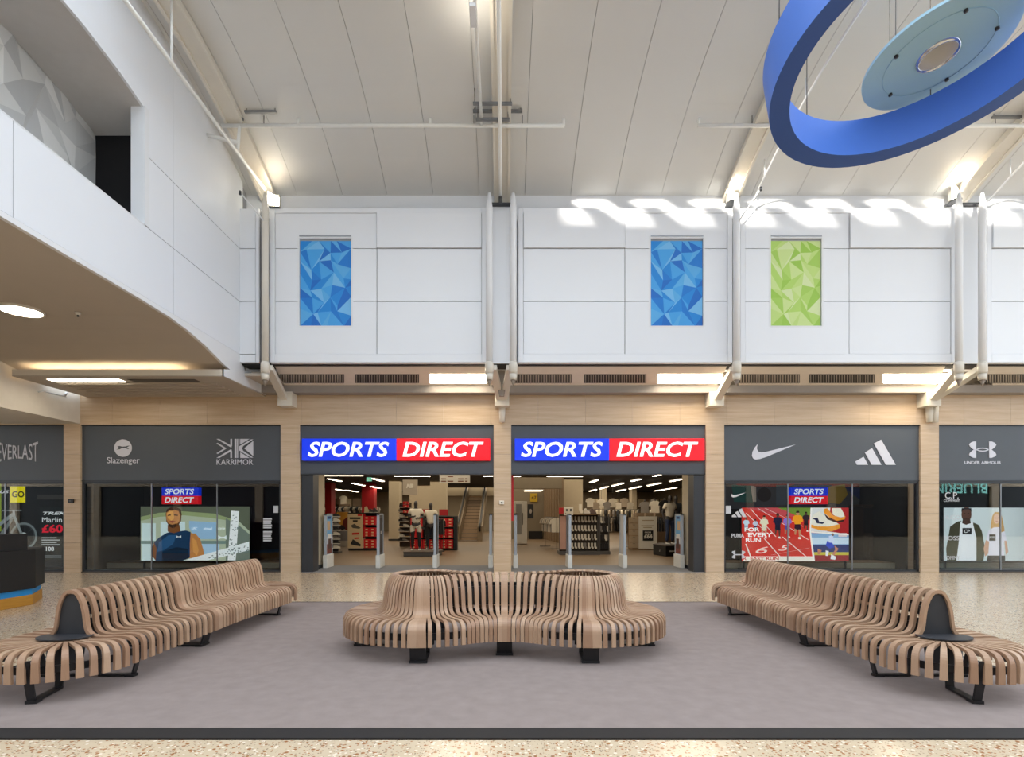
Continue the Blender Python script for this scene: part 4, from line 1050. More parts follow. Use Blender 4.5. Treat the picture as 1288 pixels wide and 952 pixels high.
def sweep(parent, path, o, z0, z1, name, m, th=.012):
    """upright flat bar following (x, y, ang) stations at outward offset o"""
    mb = MB(); P = []
    for x, y, a in path:
        c, s = math.cos(a), math.sin(a)
        P.append(((x + c * o, y + s * o), (x + c * (o + th), y + s * (o + th))))
    vs = []; fs = []
    for a, b in P: vs += [(a[0], a[1], z0), (a[0], a[1], z1), (b[0], b[1], z1), (b[0], b[1], z0)]
    for i in range(len(P) - 1):
        for k in range(4): fs.append((i * 4 + k, i * 4 + (k + 1) % 4, i * 4 + 4 + (k + 1) % 4, i * 4 + 4 + k))
    mb.add(vs, fs)
    return mb.build(name, m, parent, local=True)

# central dog-bone bench
EX, EY, R0 = .883, 6.34, .35
Y0 = 6.26
a_ = EY - Y0
RC = (EX ** 2 + a_ ** 2 - R0 ** 2) / (2 * R0 - 2 * a_)
CF = Y0 - RC
th = math.atan2(EX, EY - CF)
bench = thing('slatted_bench', 'curved slatted wooden bench with ring-shaped ends in the middle of the carpet', 'bench', (0, EY, 0))
rail_path = []
for s in (-1, 1):
    N = 46
    for i in range(N):
        # fan from the front tangent, round the end, to the rear tangent
        span = 2 * math.pi - 2 * (math.pi / 2 - th)
        t = (math.pi / 2 - th) - span * (i + .5) / N
        f = i / N
        ang = -math.pi / 2 + th - span * (i + .5) / N if s < 0 else -math.pi / 2 - th + span * (i + .5) / N
        wide = i in (5, 6, 22, 23)
        x = s * EX + R0 * math.cos(ang); y = R0 * math.sin(ang)
        if wide:
            slat(PROF, .043, .100, bench, x, y, ang)
        else:
            slat(PROF, .028, .043, bench, x, y, ang)
        rail_path.append((s, x, y, ang))
    st = [(x, y, a) for ss, x, y, a in rail_path if ss == s]
    sweep(bench, st, .47, .24, .31, 'rail', black)
    sweep(bench, st, .09, .50, .56, 'back_rail', black)
    sweep(bench, st, .085, .64, .70, 'back_rail', black)
    sweep(bench, st[::1], -.16, .05, .52, 'inner_kick_plate', black)
    for i in (5.5, 22.5, 40):
        ang = (-math.pi / 2 + th - span * (i + .5) / N) if s < 0 else (-math.pi / 2 - th + span * (i + .5) / N)
        add_leg(bench, s * EX + R0 * math.cos(ang), R0 * math.sin(ang), ang, .54, .16)
for q in (1, -1):                                       # front and rear hollow stretches
    M = 17
    st = []
    for i in range(M):
        t = -th + 2 * th * (i + .5) / M
        x = RC * math.sin(t); y = (CF + RC * math.cos(t)) - EY
        ang = math.atan2(-math.cos(t), -math.sin(t))
        y *= q
        if q < 0: ang = -ang
        st.append((x, y, ang))
        if abs(i - M // 2) == 0:
            slat(PROF, .075, .072, bench, x, y, ang)
        else:
            slat(PROF, .046, .038, bench, x, y, ang)
    sweep(bench, st, .47, .24, .31, 'rail', black)
    sweep(bench, st, .085, .50, .70, 'back_rail', black)
    t = 0
    add_leg(bench, 0, (Y0 - EY) * q, -math.pi / 2 * q, .50, .16)

# two long benches
def long_bench(s, label):
    ax = -3.80
    b = thing('slatted_bench', label, 'bench', (s * ax, 0, 0))
    def put(x, y, ang, p, w0, w1):
        if s > 0: slat(p, w0, w1, b, x, y, ang)
        else: slat(p, w0, w1, b, -x, y, math.pi - ang)
    def bend(y): return .10 * max(0, (y - 6.3) / 2.1) ** 2       # the far half leans gently inward
    def bang(y): return -math.atan(.20 * max(0, (y - 6.3)) / 2.1 ** 2)
    YN, YM, YFAR = 4.86, 6.22, 8.28
    sparse = [YN + .035 + i * .113 for i in range(12)]
    ystations = [(y, .054, .050) for y in sparse]
    ystations += [(YM + .04, .078, .078), (YM + .12, .078, .078)]
    nfar = 25
    ystations += [(YM + .215 + i * (YFAR - YM - .25) / (nfar - 1), .055, .050) for i in range(nfar)]
    railN = {1: [], -1: []}
    for y, w0, w1 in ystations:
        for side in (1, -1):
            a = bang(y) if side > 0 else math.pi + bang(y)
            put(bend(y), y, a, PROF, w0, w1)
    ys2 = [YN + .07 + (YFAR - YN - .14) * i / 16 for i in range(17)]
    def fl(p): return [(x, y, a) if s > 0 else (-x, y, math.pi - a) for x, y, a in p]
    for side in (1, -1):
        p = fl([(bend(y), y, bang(y) if side > 0 else math.pi + bang(y)) for y in ys2])
        sweep(b, p, .47, .24, .30, 'rail', black)
        sweep(b, p, .082, .60, .68, 'back_rail', black)
        sweep(b, p, .09, .46, .52, 'back_rail', black)
    # rounded seat ends without a back
    for yc, a0, xo in ((YN - .04, -math.pi, 0), (YFAR + .07, 0, bend(YFAR))):
        n = 19
        st = []
        for i in range(n):
            a = a0 + math.pi * (i + .5) / n
            st.append((xo + .0 * math.cos(a), yc, a))
            put(xo, yc, a, SEATP, .020, .056)
        sweep(b, fl(st), .47, .24, .30, 'rail', black)
        sweep(b, fl([st[0], *st, st[-1]]), .12, .16, .40, 'hub', black)
    # arch end board and plate at the near end
    arch = [(-.125, .43)] + [(-p[0] * 1.0 + .004, p[1] - .03) for p in PROF[8:1:-1]] + [(p[0] * 1.0 - .004, p[1] - .03) for p in PROF[2:9]] + [(.125, .43)]
    bd = mat('end_board', rgb(44, 45, 49), .5, noise=.08)
    m = MB().prism(arch, YN + .03, YN + .045, 'y', m=bd); m.build('end_board', None, b, local=True)
    MB().prism(ellq(.0, YN - .045, .22, .17), .436, .444, 'z', m=bd).build('end_plate', None, b, local=True)
    arch2 = [(p[0], p[1]) for p in arch]
    MB().prism([(x * .97, z) for x, z in arch], YFAR + .0, YFAR + .02, 'y', m=bd).build('end_board', None, b, local=True)
    for y in (5.10, YM + .08, 8.2):
        for side in (0, math.pi):
            a = bang(y) + side
            add_leg(b, bend(y) * s, y, a if s > 0 else math.pi - a, .50, .14 if y == YM + .08 else .05)
    for yc, a in ((YN - .04, -math.pi / 2 + .2), (YFAR + .07, math.pi / 2)):
        add_leg(b, 0, yc, a if s > 0 else math.pi - a, .56, .06)
    return b
def ellq(x, y, a, b_, n=20): return [(x + a * math.cos(2 * math.pi * k / n), y + b_ * math.sin(2 * math.pi * k / n)) for k in range(n)]
long_bench(1, 'long slatted wooden bench beside the black kiosk, black board in its arched end')
long_bench(-1, 'long slatted wooden bench on the track-poster side, black board in its arched end')

# ------------------------------------------------------------------ kiosk
kx = thing('sales_kiosk', 'black kiosk counter with a blue stripe and wooden foot beyond the bench', 'kiosk', (-8.8, 8.6, 0))
base = [(-7.90, 6.6), (-7.79, 9.2), (-8.22, 9.9), (-11.5, 9.9), (-11.5, 6.6)]
def grow(d): return [(-7.90 + d, 6.6), (-7.79 + d, 9.2 + d * .3), (-8.22 + d * .6, 9.9 + d), (-11.5, 9.9 + d), (-11.5, 6.6)]
bevel(MB().prism(base, 0, .17, 'z').build('wooden_foot', plinthw, kx), .008)
MB().prism(grow(-.015), .17, .30, 'z').build('blue_stripe', bluep, kx)
bevel(MB().prism(grow(.03), .27, .91, 'z').build('counter_body', blackp, kx), .01)
MB().prism([(-7.95, 6.6), (-7.84, 9.15), (-8.0, 9.25), (-11.5, 9.25), (-11.5, 6.6)], .91, 1.17, 'z').build('upper_screen', blackp, kx)

# ------------------------------------------------------------------ inside the shop
YI = YF + .5
sw_ = sroot('wall_shop')
MB().box(-16, 16, 48, 48.2, 0, 3.6).build('rear_wall', shopwall, sw_)
MB().box(-13.2, -13, YF + 2.8, 48, 0, 3.6).build('side_wall', shopwall, sw_)
MB().box(13, 13.2, YF + 2.8, 48, 0, 3.6).build('side_wall', shopwall, sw_)
struct(MB().box(-16, 16, YF + .3, 48.2, 3.35, 3.5).build('ceiling_shop', shopdark))
struct(MB().box(-16, 16, YF + .35, YF + .6, 3.3, ZBAND1).build('lintel', shopdark))
# reveals of the two doorways
for i, (a, b, cm) in enumerate(((378, 392.5, darkm), (874, 888, darkm))):
    struct(MB().box(X(a, YF), X(b, YF), YF + .08, YF + .5, 0, 2.52).build('door_jamb_%d' % (i + 1), cm))
for i, (xa_, xb2) in enumerate(((-5.40, -5.06), (5.0, 5.40))):
    s = sroot('pillar_%d' % (i + 1))
    MB().box(xa_, xb2, 14.7, 15.66, .1, 3.4).build('shaft', beige, s)
    MB().box(xa_ - .01, xb2 + .01, 14.69, 15.67, 0, .1).build('skirting', darkm, s)
struct(MB().box(X(643.2, 14.4), X(646, 14.4), 14.4, 14.5, Z(655, 14.4), 2.6).build('door_post', redp))
for i, (a, b, y) in enumerate(((489, 502, 30.9), (541, 561, 31.5), (706, 733, 29.5), (515, 541, 36), (757, 763, 40), (795, 801, 40))):
    s = sroot('pillar_%d' % (i + 3))
    MB().box(X(a, y), X(b, y), y, y + .9, .1, 3.4).build('shaft', beige, s)
    MB().box(X(a, y) - .02, X(b, y) + .02, y - .02, y + .9, 0, .1).build('skirting', darkm, s)
for i, (a, b, y) in enumerate(((409, 416.5, 33), (455, 470, 34))):
    struct(MB().box(X(a, y), X(b, y), y, y + .8, 0, 3.4).build('column_red_%d' % (i + 1), redp))
ZL = 3.1
def strip(u0, v0, u1, v1, n):
    ya, yb2 = (ZL - EYE) * F / (CY - v0), (ZL - EYE) * F / (CY - v1)
    a = Vector((X(u0, ya), ya, ZL)); b = Vector((X(u1, yb2), yb2, ZL))
    t = thing('strip_light', 'slim strip light on the black shop ceiling, %s' % n, 'light', (a + b) / 2, 0, 'strip lights in the shop')
    along = abs(a.y - b.y) < .6
    if along: MB().box(a.x, b.x, a.y - .06, a.y + .06, ZL, ZL + .01).build('tube', stripm, t); MB().box(a.x, b.x, a.y - .07, a.y + .07, ZL + .01, ZL + .06).build('body', white, t)
    else:
        x = (a.x + b.x) / 2; y0, y1 = sorted((a.y, b.y))
        MB().box(x - .07, x + .07, y0, y1, ZL, ZL + .01).build('tube', stripm, t); MB().box(x - .08, x + .08, y0, y1, ZL + .01, ZL + .06).build('body', white, t)
    MB().tube([(t.location.x, t.location.y, ZL + .06), (t.location.x, t.location.y, 3.36)], .01, 6).build('hanger', steel, t)
STRIP_AT = ['crosswise over the red shoe box unit', 'crosswise above the mannequin pair', 'short crosswise one at the red post', 'crosswise before the second-doorway pillar', 'crosswise by the middle column over the escalator', 'foremost lengthwise one beside the wing-side door wall', 'between the exit sign and the foremost one', 'just beyond the exit sign', 'below the one beyond the exit sign', 'low one over the tower rack', 'low one next to the exit sign', 'above the price unit, foremost row', 'high one nearing the door head', 'over the sock stand, upper of three', 'over the sock stand, middle of three', 'over the sock stand, lowest', 'above the mannequins in jeans, lower', 'above the mannequins in jeans, upper', 'low one over the drawers', 'low one beside the drawers', 'high one beside the second-doorway pillar', 'long low one behind the mannequins in jeans']
for n_, s_ in enumerate(((408, 598.5, 456, 598.4), (496, 599, 541, 598.9), (645, 599.5, 655, 599.4), (688, 599.5, 733, 599.4), (608, 599, 620, 598.9), (411.5, 602.5, 430, 605.6), (444, 608, 457, 611), (468, 602, 482, 605.7), (467, 612, 479, 614.6), (418, 614.5, 431, 617.2), (437, 616.5, 448, 618.8),
            (792.5, 605.6, 807.9, 602.7), (822, 599.3, 834, 596.4), (771.5, 611.3, 782.6, 608.1), (755, 615, 764, 612.4), (742, 618, 749.5, 615.9), (816, 611, 829.7, 608), (844, 605.8, 858, 602.8), (793.6, 615, 804.7, 612.2), (776, 618, 786, 615.8), (742, 607, 752, 604), (825, 617.6, 849, 613.6))):
    strip(*s_, STRIP_AT[n_])
# unseen area lamps added to the shop's strip lights
for (x, y, e, sx, sy) in ((-3.2, 19, 120, 5, 6), (3.0, 19, 120, 5, 6), (-3.5, 31, 230, 8, 10), (4.5, 31, 230, 8, 10), (0, 42, 420, 18, 8)):
    l = bpy.data.lights.new('shop_lighting', 'AREA'); l.shape = 'RECTANGLE'; l.size = sx; l.size_y = sy; l.energy = e; l.color = (1, .84, .62)
    lo = bpy.data.objects.new('shop_lighting', l); COL.objects.link(lo); lo.location = (x, y, 3.3)

# security gates
gp = mat('gate_grey', rgb(176, 182, 188), .35)
def gate(u, side, label, art=None):
    y0, y1 = 15.30, 15.85
    x = X(u, y0)
    t = thing('security_gate', label, 'gate', (x, (y0 + y1) / 2, .0))
    bevel(MB().box(x - .06, x + .06, y0 - .03, y1 + .03, 0.006, .36).build('foot', offw, t), .01)
    f = MB().box(x - .035, x + .035, y0, y0 + .05, .36, 1.5).box(x - .035, x + .035, y1 - .05, y1, .36, 1.5).box(x - .035, x + .035, y0, y1, 1.46, 1.5)
    f.build('frame', gp, t)
    MB().box(x - .022, x + .022, y0 + .05, y1 - .05, .36, 1.46).build('panel', art[0] if art else darkm, t)
    if art:
        m = MB()
        xx = x + side * .024
        for c, (a, b, z0, z1) in art[1]:
            k = len(m.f) * .0008 * side
            q = [(xx + k, y0 + .06 + a * .43, .38 + z0 * 1.06), (xx + k, y0 + .06 + b * .43, .38 + z0 * 1.06), (xx + k, y0 + .06 + b * .43, .38 + z1 * 1.06), (xx + k, y0 + .06 + a * .43, .38 + z1 * 1.06)]
            m.add(q, [(0, 1, 2, 3) if side > 0 else (3, 2, 1, 0)], prn(c))
        m.build('printed_sheet', None, t)
skyc = (110, 170, 210)
art1 = (prn((196, 206, 216)), [((110, 170, 214), (0, 1, .45, 1)), ((206, 170, 130), (.1, .7, .62, .86)), ((230, 226, 220), (.15, .9, .3, .52)), ((120, 60, 50), (0, 1, 0, .26)), ((80, 54, 48), (.3, .9, .14, .4)), ((40, 60, 120), (.2, .8, .92, .98))])
art2 = (prn((206, 202, 198)), [((96, 80, 84), (.2, .8, .08, .8)), ((60, 50, 56), (.25, .6, .1, .5)), ((190, 150, 130), (.3, .65, .72, .86))])
gate(409, 1, 'security gate with a beach poster, first from the wing side', art1)
gate(475.5, 1, 'plain dark-panelled security gate beside the red shoe boxes', (darkm, [((58, 54, 54), (.1, .9, .05, .95)), ((190, 186, 180), (.35, .6, .52, .6))]))
gate(547, 1, 'slim security gate in front of the mannequin pair')
gate(617, -1, 'slim security gate by the middle column, escalator side')
gate(648.5, 1, 'slim security gate by the middle column, red post side')
gate(717, 1, 'slim security gate in front of the sock stand')
gate(786, 1, 'security gate with a pale portrait poster before the price panel', art2)
gate(858, -1, 'security gate with a colourful poster before the black plinth', art1)

def at_floor(u, v): y = YG(v); return X(u, y), y
# sock stand with hanging socks
ss = thing('sock_stand', 'double shop stand full of hanging white socks', 'display stand', (X(735, 20), 20.2, 0))
ys_ = 20.2
MB().box(X(704, ys_), X(755, ys_), ys_, ys_ + 1.0, 0, .12).box(X(756, ys_), X(769, ys_), ys_ + .2, ys_ + 1.0, 0, .12).build('base', steel, ss)
MB().box(X(705, ys_), X(754.5, ys_), ys_ + .4, ys_ + .45, .12, 1.46).box(X(756, ys_), X(768.5, ys_), ys_ + .5, ys_ + .55, .12, 1.4).build('back_panel', mat('stand_back', rgb(54, 46, 40), .7), ss)
for u in (705, 714, 754, 756.5, 768): MB().box(X(u, ys_) - .015, X(u, ys_) + .015, ys_ + .3, ys_ + .4, .12, 1.48).build('upright', steel, ss)
MB().box(X(704, ys_), X(712, ys_), ys_ - .02, ys_ + .0, .2, 1.42).build('end_panel', mat('end_pink', rgb(190, 150, 136), .6), ss)
MB().box(X(703, ys_), X(755, ys_), ys_ - .02, ys_ + .5, 1.46, 1.49).build('top_shelf', tan, ss)
sockm = [mat('sock_white', rgb(226, 220, 206), .8), mat('sock_grey', rgb(140, 134, 128), .8), mat('sock_black', rgb(44, 42, 44), .8)]
sp = [(-.035, 0), (.03, 0), (.03, -.13), (.065, -.17), (.06, -.215), (.01, -.225), (-.03, -.17), (-.035, -.12)]
sock_me = []
for m_ in sockm:
    mb = MB().prism(sp, -.02, .02, 'y', m=m_); sock_me.append(mb.mesh('sock'))
for r_ in range(4):
    z = 1.40 - r_ * .325
    for k in range(9):
        u = 717 + k * 4.2
        o = link('sock', sock_me[0 if (k * 7 + r_ * 3) % 11 else 1], None); o.location = (X(u, ys_), ys_ + .34, z)
        tag(o, '%s sock, %s from the pink end, %s row of the sock stand' % ('grey' if (k * 7 + r_ * 3) % 11 == 0 else 'white', ORD[k], ROW[r_]), 'sock', 'pale socks on the stand')
        MB().tube([(X(u, ys_), ys_ + .30, z + .012), (X(u, ys_), ys_ + .4, z + .012)], .008, 4).build('hook', steel, ss)
    for k in range(4):
        u = 758.6 + k * 2.9
        o = link('sock', sock_me[(0, 1, 2, 2)[(k + r_) % 4] if r_ < 3 else 2], None); o.location = (X(u, ys_), ys_ + .44, z - .03)
        tag(o, 'sock on the narrow side of the sock stand, %s row, %s from the wide part' % (ROW[r_], ORD[k]), 'sock', 'mixed socks on the narrow stand side')
        MB().tube([(X(u, ys_), ys_ + .40, z - .018), (X(u, ys_), ys_ + .5, z - .018)], .008, 4).build('hook', steel, ss)
ft = thing('foot_form', 'white sock on an upright foot form on top of the sock stand', 'display form', (X(732, ys_), ys_ + .2, 1.49))
MB().prism([(p[0] * 1.5 + X(731, ys_), 1.85 + p[1] * 1.5) for p in sp], ys_ + .16, ys_ + .26, 'y').build('sock', sockm[0], ft)
MB().box(X(729, ys_), X(735, ys_), ys_ + .1, ys_ + .3, 1.49, 1.5).build('foot_plate', steel, ft)
for u, c, lb in ((739, (206, 200, 192), 'pale low shoe on top of the sock stand'), (747, (92, 74, 70), 'dark folded bag on top of the sock stand')):
    t = thing('display_item', lb, 'shoe' if u == 739 else 'bag', (X(u, ys_), ys_ + .2, 1.49))
    bevel(MB().prism([(X(u - 4, ys_), 1.49), (X(u + 4.6, ys_), 1.49), (X(u + 4, ys_), 1.56), (X(u + 1, ys_), 1.60), (X(u - 1, ys_), 1.70), (X(u - 3.4, ys_), 1.66)], ys_ + .14, ys_ + .3, 'y').build('body', prn(c), t), .02)
    MB().box(X(u - 4, ys_), X(u + 4.6, ys_), ys_ + .13, ys_ + .31, 1.49, 1.505).build('sole', sockm[2], t)
tp = thing('stand_topper', 'red and white promotional card on the end of the sock stand', 'card', (X(714, ys_), ys_ - .05, 1.49))
MB().box(X(703, 20), X(709, 20), 20.0, 20.03, Z(646, 20), Z(638.5, 20)).build('red_card', redp, tp)
c_ = MB().box(X(709.4, 20), X(721, 20), 20.0, 20.03, Z(648, 20), Z(637.5, 20)).build('white_card', offw, tp)
for a in (712, 717): MB().box(X(a, 19.99), X(a + 2, 19.99), 19.985, 20.0, Z(643, 20), Z(640, 20)).build('print', darkm, tp)
MB().box(X(711, 20), X(712, 20), 20.0, 20.03, 1.48, Z(645, 20)).build('post', steel, tp)

# shoe box unit with poster, first doorway
y1 = 22.6
un = thing('shoebox_unit', 'black stand of red shoe boxes with a cream shoe poster on its end', 'display stand', (X(456, y1), y1, 0))
MB().box(X(438, y1), X(475, y1), y1 + .02, y1 + .8, 0, .08).build('base', black, un)
MB().box(X(456, y1) + .0, X(475, y1), y1 + .45, y1 + .8, .08, 1.5).build('back_panel', black, un)
MB().box(X(437.5, y1), X(456, y1), y1 - .02, y1 + .03, .1, 1.5).build('poster_board', prn((214, 190, 150)), un)
m = MB()
for k, (c, p) in enumerate([((40, 34, 30), [(440, 650.6), (453.6, 650.6), (453.6, 653), (440, 653)]), ((60, 50, 40), [(444, 654), (450, 654), (450, 656.6), (444, 656.6)]), ((90, 84, 74), [(441, 661), (446, 658.6), (449, 661), (454, 663.6), (452, 665), (444, 664)]),
                            ((206, 40, 34), [(443, 670), (452, 669.6), (452, 672), (443, 672.6)]), ((206, 40, 34), [(446, 676), (452, 675.6), (452, 677.4), (446, 678)]), ((44, 40, 38), [(441, 684), (444, 678), (449, 681), (454, 684.6), (453.6, 687), (443, 685)]), ((200, 40, 40), [(450, 646.6), (455.6, 646.6), (455.6, 649), (450, 649)])]):
    m.flat(poly(p, y1), y1 - .024 - k * .001, prn(c))
m.build('printed_sheet', None, un)
bxm = MB().box(-.115, .115, -.16, .16, 0, .115, boxred).mesh('shoe_box')
lidm = MB().box(-.118, .118, -.163, .163, .085, .118, boxred).mesh('lid')
mkm = MB().box(-.045, .045, -.168, -.163, .02, .07, prn((232, 196, 150))).mesh('print')
def shoebox(x, y, z, lb, gr, full=True):
    t = thing('shoe_box', lb, 'box', (x, y, z), 0, gr)
    for n_, me in (('body', bxm), ('lid', lidm), ('mark', mkm)):
        link(n_, me, t, True)
for r_ in range(3):
    z0 = .10 + r_ * .47
    MB().box(X(456, y1) + .01, X(475, y1), y1 + .04, y1 + .46, z0 - .02, z0).build('shelf', black, un)
    for j in range(3):
        for k in range(2):
            shoebox(X(456, y1) + .15 + k * .245, y1 + .22, z0 + .001 + j * .12, 'red shoe box beside the cream poster, %s shelf up, %s in its pile, %s pile' % (ORD[r_], ('lowest', 'middle', 'topmost')[j], ('poster-side', 'far')[k]), 'red boxes beside the cream poster')
MB().box(X(437.5, y1), X(475.5, y1), y1 - .03, y1 + .8, 1.5, 1.54).build('top', black, un)
for u_, c_, h_ in ((460, (206, 190, 150), .26), (466, (70, 64, 60), .16), (471, (60, 56, 56), .2)):
    t = thing('boxed_shoe', 'shoe shown on top of the red shoe box unit, %s' % {460: 'tall cream one', 466: 'low grey one', 471: 'dark one'}[u_], 'shoe', (X(u_, y1), y1 + .2, 1.54))
    MB().prism([(X(u_ - 3, y1), 1.54), (X(u_ + 3, y1), 1.54), (X(u_ + 2.6, y1), 1.60), (X(u_ - .6, y1), 1.54 + h_), (X(u_ - 2.8, y1), 1.54 + h_ * .9)], y1 + .15, y1 + .26, 'y').build('upper', prn(c_), t)
    MB().box(X(u_ - 3.2, y1), X(u_ + 3.2, y1), y1 + .14, y1 + .27, 1.54, 1.56).build('sole', offw, t)
# tall shoe rack behind the first gate
y2 = 21.0
rk = thing('shoe_rack', 'narrow tower of black and white shoes behind the first security gate', 'rack', (X(419, y2), y2, 0))
MB().box(X(413, y2), X(425.5, y2), y2, y2 + .5, 0, .06).build('base', steel, rk)
MB().box(X(416, y2), X(423, y2), y2 + .25, y2 + .3, .06, 1.5).build('spine', steel, rk)
def shoe_me(c, c2):
    mb = MB()
    mb.prism([(-.12, .025), (.14, .025), (.14, .06), (.08, .085), (.0, .13), (-.11, .13)], -.045, .045, 'y', m=c)
    mb.prism([(-.13, 0), (.15, 0), (.145, .028), (-.125, .028)], -.05, .05, 'y', m=c2)
    return mb.mesh('shoe')
shoes = [shoe_me(sockm[2], sockm[0]), shoe_me(sockm[0], sockm[0]), shoe_me(sockm[1], sockm[0]), shoe_me(prn((40, 40, 46)), prn((196, 150, 60)))]
for r_ in range(8):
    z = .18 + r_ * .17
    MB().box(X(413.5, y2), X(425, y2), y2 + .02, y2 + .25, z - .012, z).build('shelf', steel, rk)
    for k in range(2):
        o = link('display_shoe', shoes[(r_ * 2 + k) % 3], None); o.location = (X(416 + k * 6, y2), y2 + .12, z); o.rotation_euler = (0, 0, .3)
        tag(o, 'shoe on the tower rack behind the first gate, %s ledge up, %s side' % (ORD[r_], ('wall', 'open')[k]), 'shoe', 'shoes on the tower rack')
# orange poster block
y3 = 25.5
pb = thing('poster_stand', 'orange and grey shoe poster stand behind the tower rack', 'poster', (X(431, y3), y3, 0))
MB().box(X(423.5, y3), X(438.5, y3), y3, y3 + .4, 0, Z(643.5, y3)).build('body', prn((200, 190, 180)), pb)
m = MB()
for k, (c, p) in enumerate([((226, 160, 60), [(423.5, 644), (438.5, 644), (438.5, 656), (423.5, 664)]), ((120, 40, 30), [(432, 654), (438.5, 649), (438.5, 668), (430, 664)]), ((50, 40, 44), [(424, 663), (430, 660), (435, 664), (431, 667)]), ((140, 138, 140), [(424, 668), (438, 668), (438, 680), (424, 680)])]):
    m.flat(poly(p, y3), y3 - .003 - k * .002, prn(c))
m.build('printed_sheet', None, pb)

# hanging guide board, brand board, exit sign
hb = thing('hanging_sign', 'cream hanging direction board in front of the escalator', 'sign', (X(572, 17.5), 17.5, 2.45))
yh = 17.5
MB().box(X(553, yh), X(591, yh), yh, yh + .05, Z(607.5, yh), Z(597, yh)).build('board', offw, hb)
m = MB()
for r_ in range(3):
    for (a, b) in ((555, 561), (563, 570), (576, 583), (585, 588)):
        if (r_ + int(a)) % 3: m.flat(poly([(a, 598.6 + r_ * 3), (b, 598.6 + r_ * 3), (b, 600 + r_ * 3), (a, 600 + r_ * 3)], yh), yh - .003, prn((130, 84, 60)))
m.build('print', None, hb)
for u in (557, 587): MB().tube([(X(u, yh), yh + .02, Z(597, yh)), (X(u, yh), yh + .02, 3.36)], .01, 6).build('hanger', steel, hb)
bb = thing('logo_board', 'square grey board with a pale slanted logo above the shoe shelves', 'board', (X(515, 29), 29, 2.2))
MB().box(X(506.5, 29), X(525, 29), 29, 29.1, Z(622.5, 29), Z(603.5, 29)).build('board', prn((178, 166, 150)), bb)
text('NB', 511, 608.5, 520, 614, 28.99, offw, bb, bold=.06, shear=.3)
for u in (509, 522): MB().tube([(X(u, 29), 29.05, Z(603.5, 29)), (X(u, 29), 29.05, 3.36)], .012, 6).build('hanger', steel, bb)
ex = thing('exit_sign', 'small green lit exit sign hanging in the dark shop ceiling', 'sign', (X(464, 24), 24, 2.95))
MB().box(X(461, 24), X(467.4, 24), 24, 24.05, Z(605.2, 24), Z(600.4, 24)).build('panel', mat('exit_green', rgb(120, 200, 170), .5, emit=.7), ex)
MB().flat(poly([(462, 603), (464, 601.4), (464, 604.6)], 24), 23.99, prn((235, 245, 240))).flat(poly([(465, 601.4), (466.4, 601.4), (466.4, 604.6), (465, 604.6)], 24), 23.99, prn((235, 245, 240))).build('print', None, ex)
MB().tube([(X(464, 24), 24.02, Z(600.4, 24)), (X(464, 24), 24.02, 3.36)], .01, 6).build('hanger', steel, ex)

# shoe wall of ledges behind the mannequins
y4 = 25.0
sw2 = thing('shoe_wall', 'wall stand with ledges of pale shoes beside the mannequin pair', 'shelf', (X(510, y4), y4, 0))
MB().box(X(501, y4), X(516, y4), y4 + .3, y4 + .36, 0, 2.0).build('back_panel', prn((92, 78, 66)), sw2)
for r_ in range(8):
    z = .25 + r_ * .22
    MB().box(X(501, y4), X(516, y4), y4, y4 + .3, z - .02, z).build('ledge', offw if r_ % 2 else tan, sw2)
    for k in range(2):
        o = link('display_shoe', shoes[(r_ + k * 2) % 4], None); o.location = (X(504 + k * 5 + (r_ % 2), y4), y4 + .12, z)
        tag(o, 'shoe on the ledge wall by the mannequin pair, %s ledge up, %s of two' % (ORD[r_], ORD[k]), 'shoe', 'shoes on the ledge wall')
for j, (u, v) in enumerate(((510.5, 632), (510.5, 636), (510.5, 643))):
    shoebox(X(u, 24.6), 24.7, Z(v + 2, 24.6), 'red box on the ledge wall behind the mannequins, %s' % ('topmost', 'middle', 'lowest')[j], 'red boxes on the ledge wall')
# long red box wall behind the mannequins
y5 = 22.8
rw = thing('shoebox_wall', 'long low stand of red shoe boxes behind the mannequin pair', 'display stand', (X(552, y5), y5, 0))
MB().box(X(516, y5), X(574, y5), y5 + .35, y5 + .42, 0, 1.38).build('back_panel', black, rw)
MB().box(X(570.6, y5), X(575, y5), y5 - .02, y5 + .42, 0, 1.4).build('end_panel', black, rw)
MB().box(X(516, y5), X(575, y5), y5 - .03, y5 + .42, 1.38, 1.41).build('top', steel, rw)
for r_ in range(3):
    z0 = .08 + r_ * .44
    MB().box(X(516, y5), X(571, y5), y5, y5 + .36, z0 - .025, z0).build('shelf', black, rw)
    for k in range(7):
        if r_ > 0 and k in (2, 3): continue
        for j in range(3):
            shoebox(X(520, y5) + k * .25, y5 + .17, z0 + .001 + j * .12, 'red shoe box behind the mannequin pair, %s shelf up, %s pile from the ledges, %s' % (ORD[r_], ORD[k], ('lowest', 'middle', 'topmost')[j]), 'red boxes behind the mannequins')
for u0, u1 in ((528, 541), (552, 563)):
    t = thing('promo_panel', 'red promotional panel on the box stand, %s mannequin' % ('between pillar and first' if u0 == 528 else 'beyond the second'), 'panel', (X((u0 + u1) / 2, y5), y5 + .2, 1.41))
    bevel(MB().box(X(u0, y5), X(u1, y5), y5 + .1, y5 + .16, 1.41, 1.68).build('board', redp, t), .01)
    MB().box(X(u0, y5), X(u1, y5), y5 + .06, y5 + .2, 1.41, 1.425).build('foot_plate', steel, t)

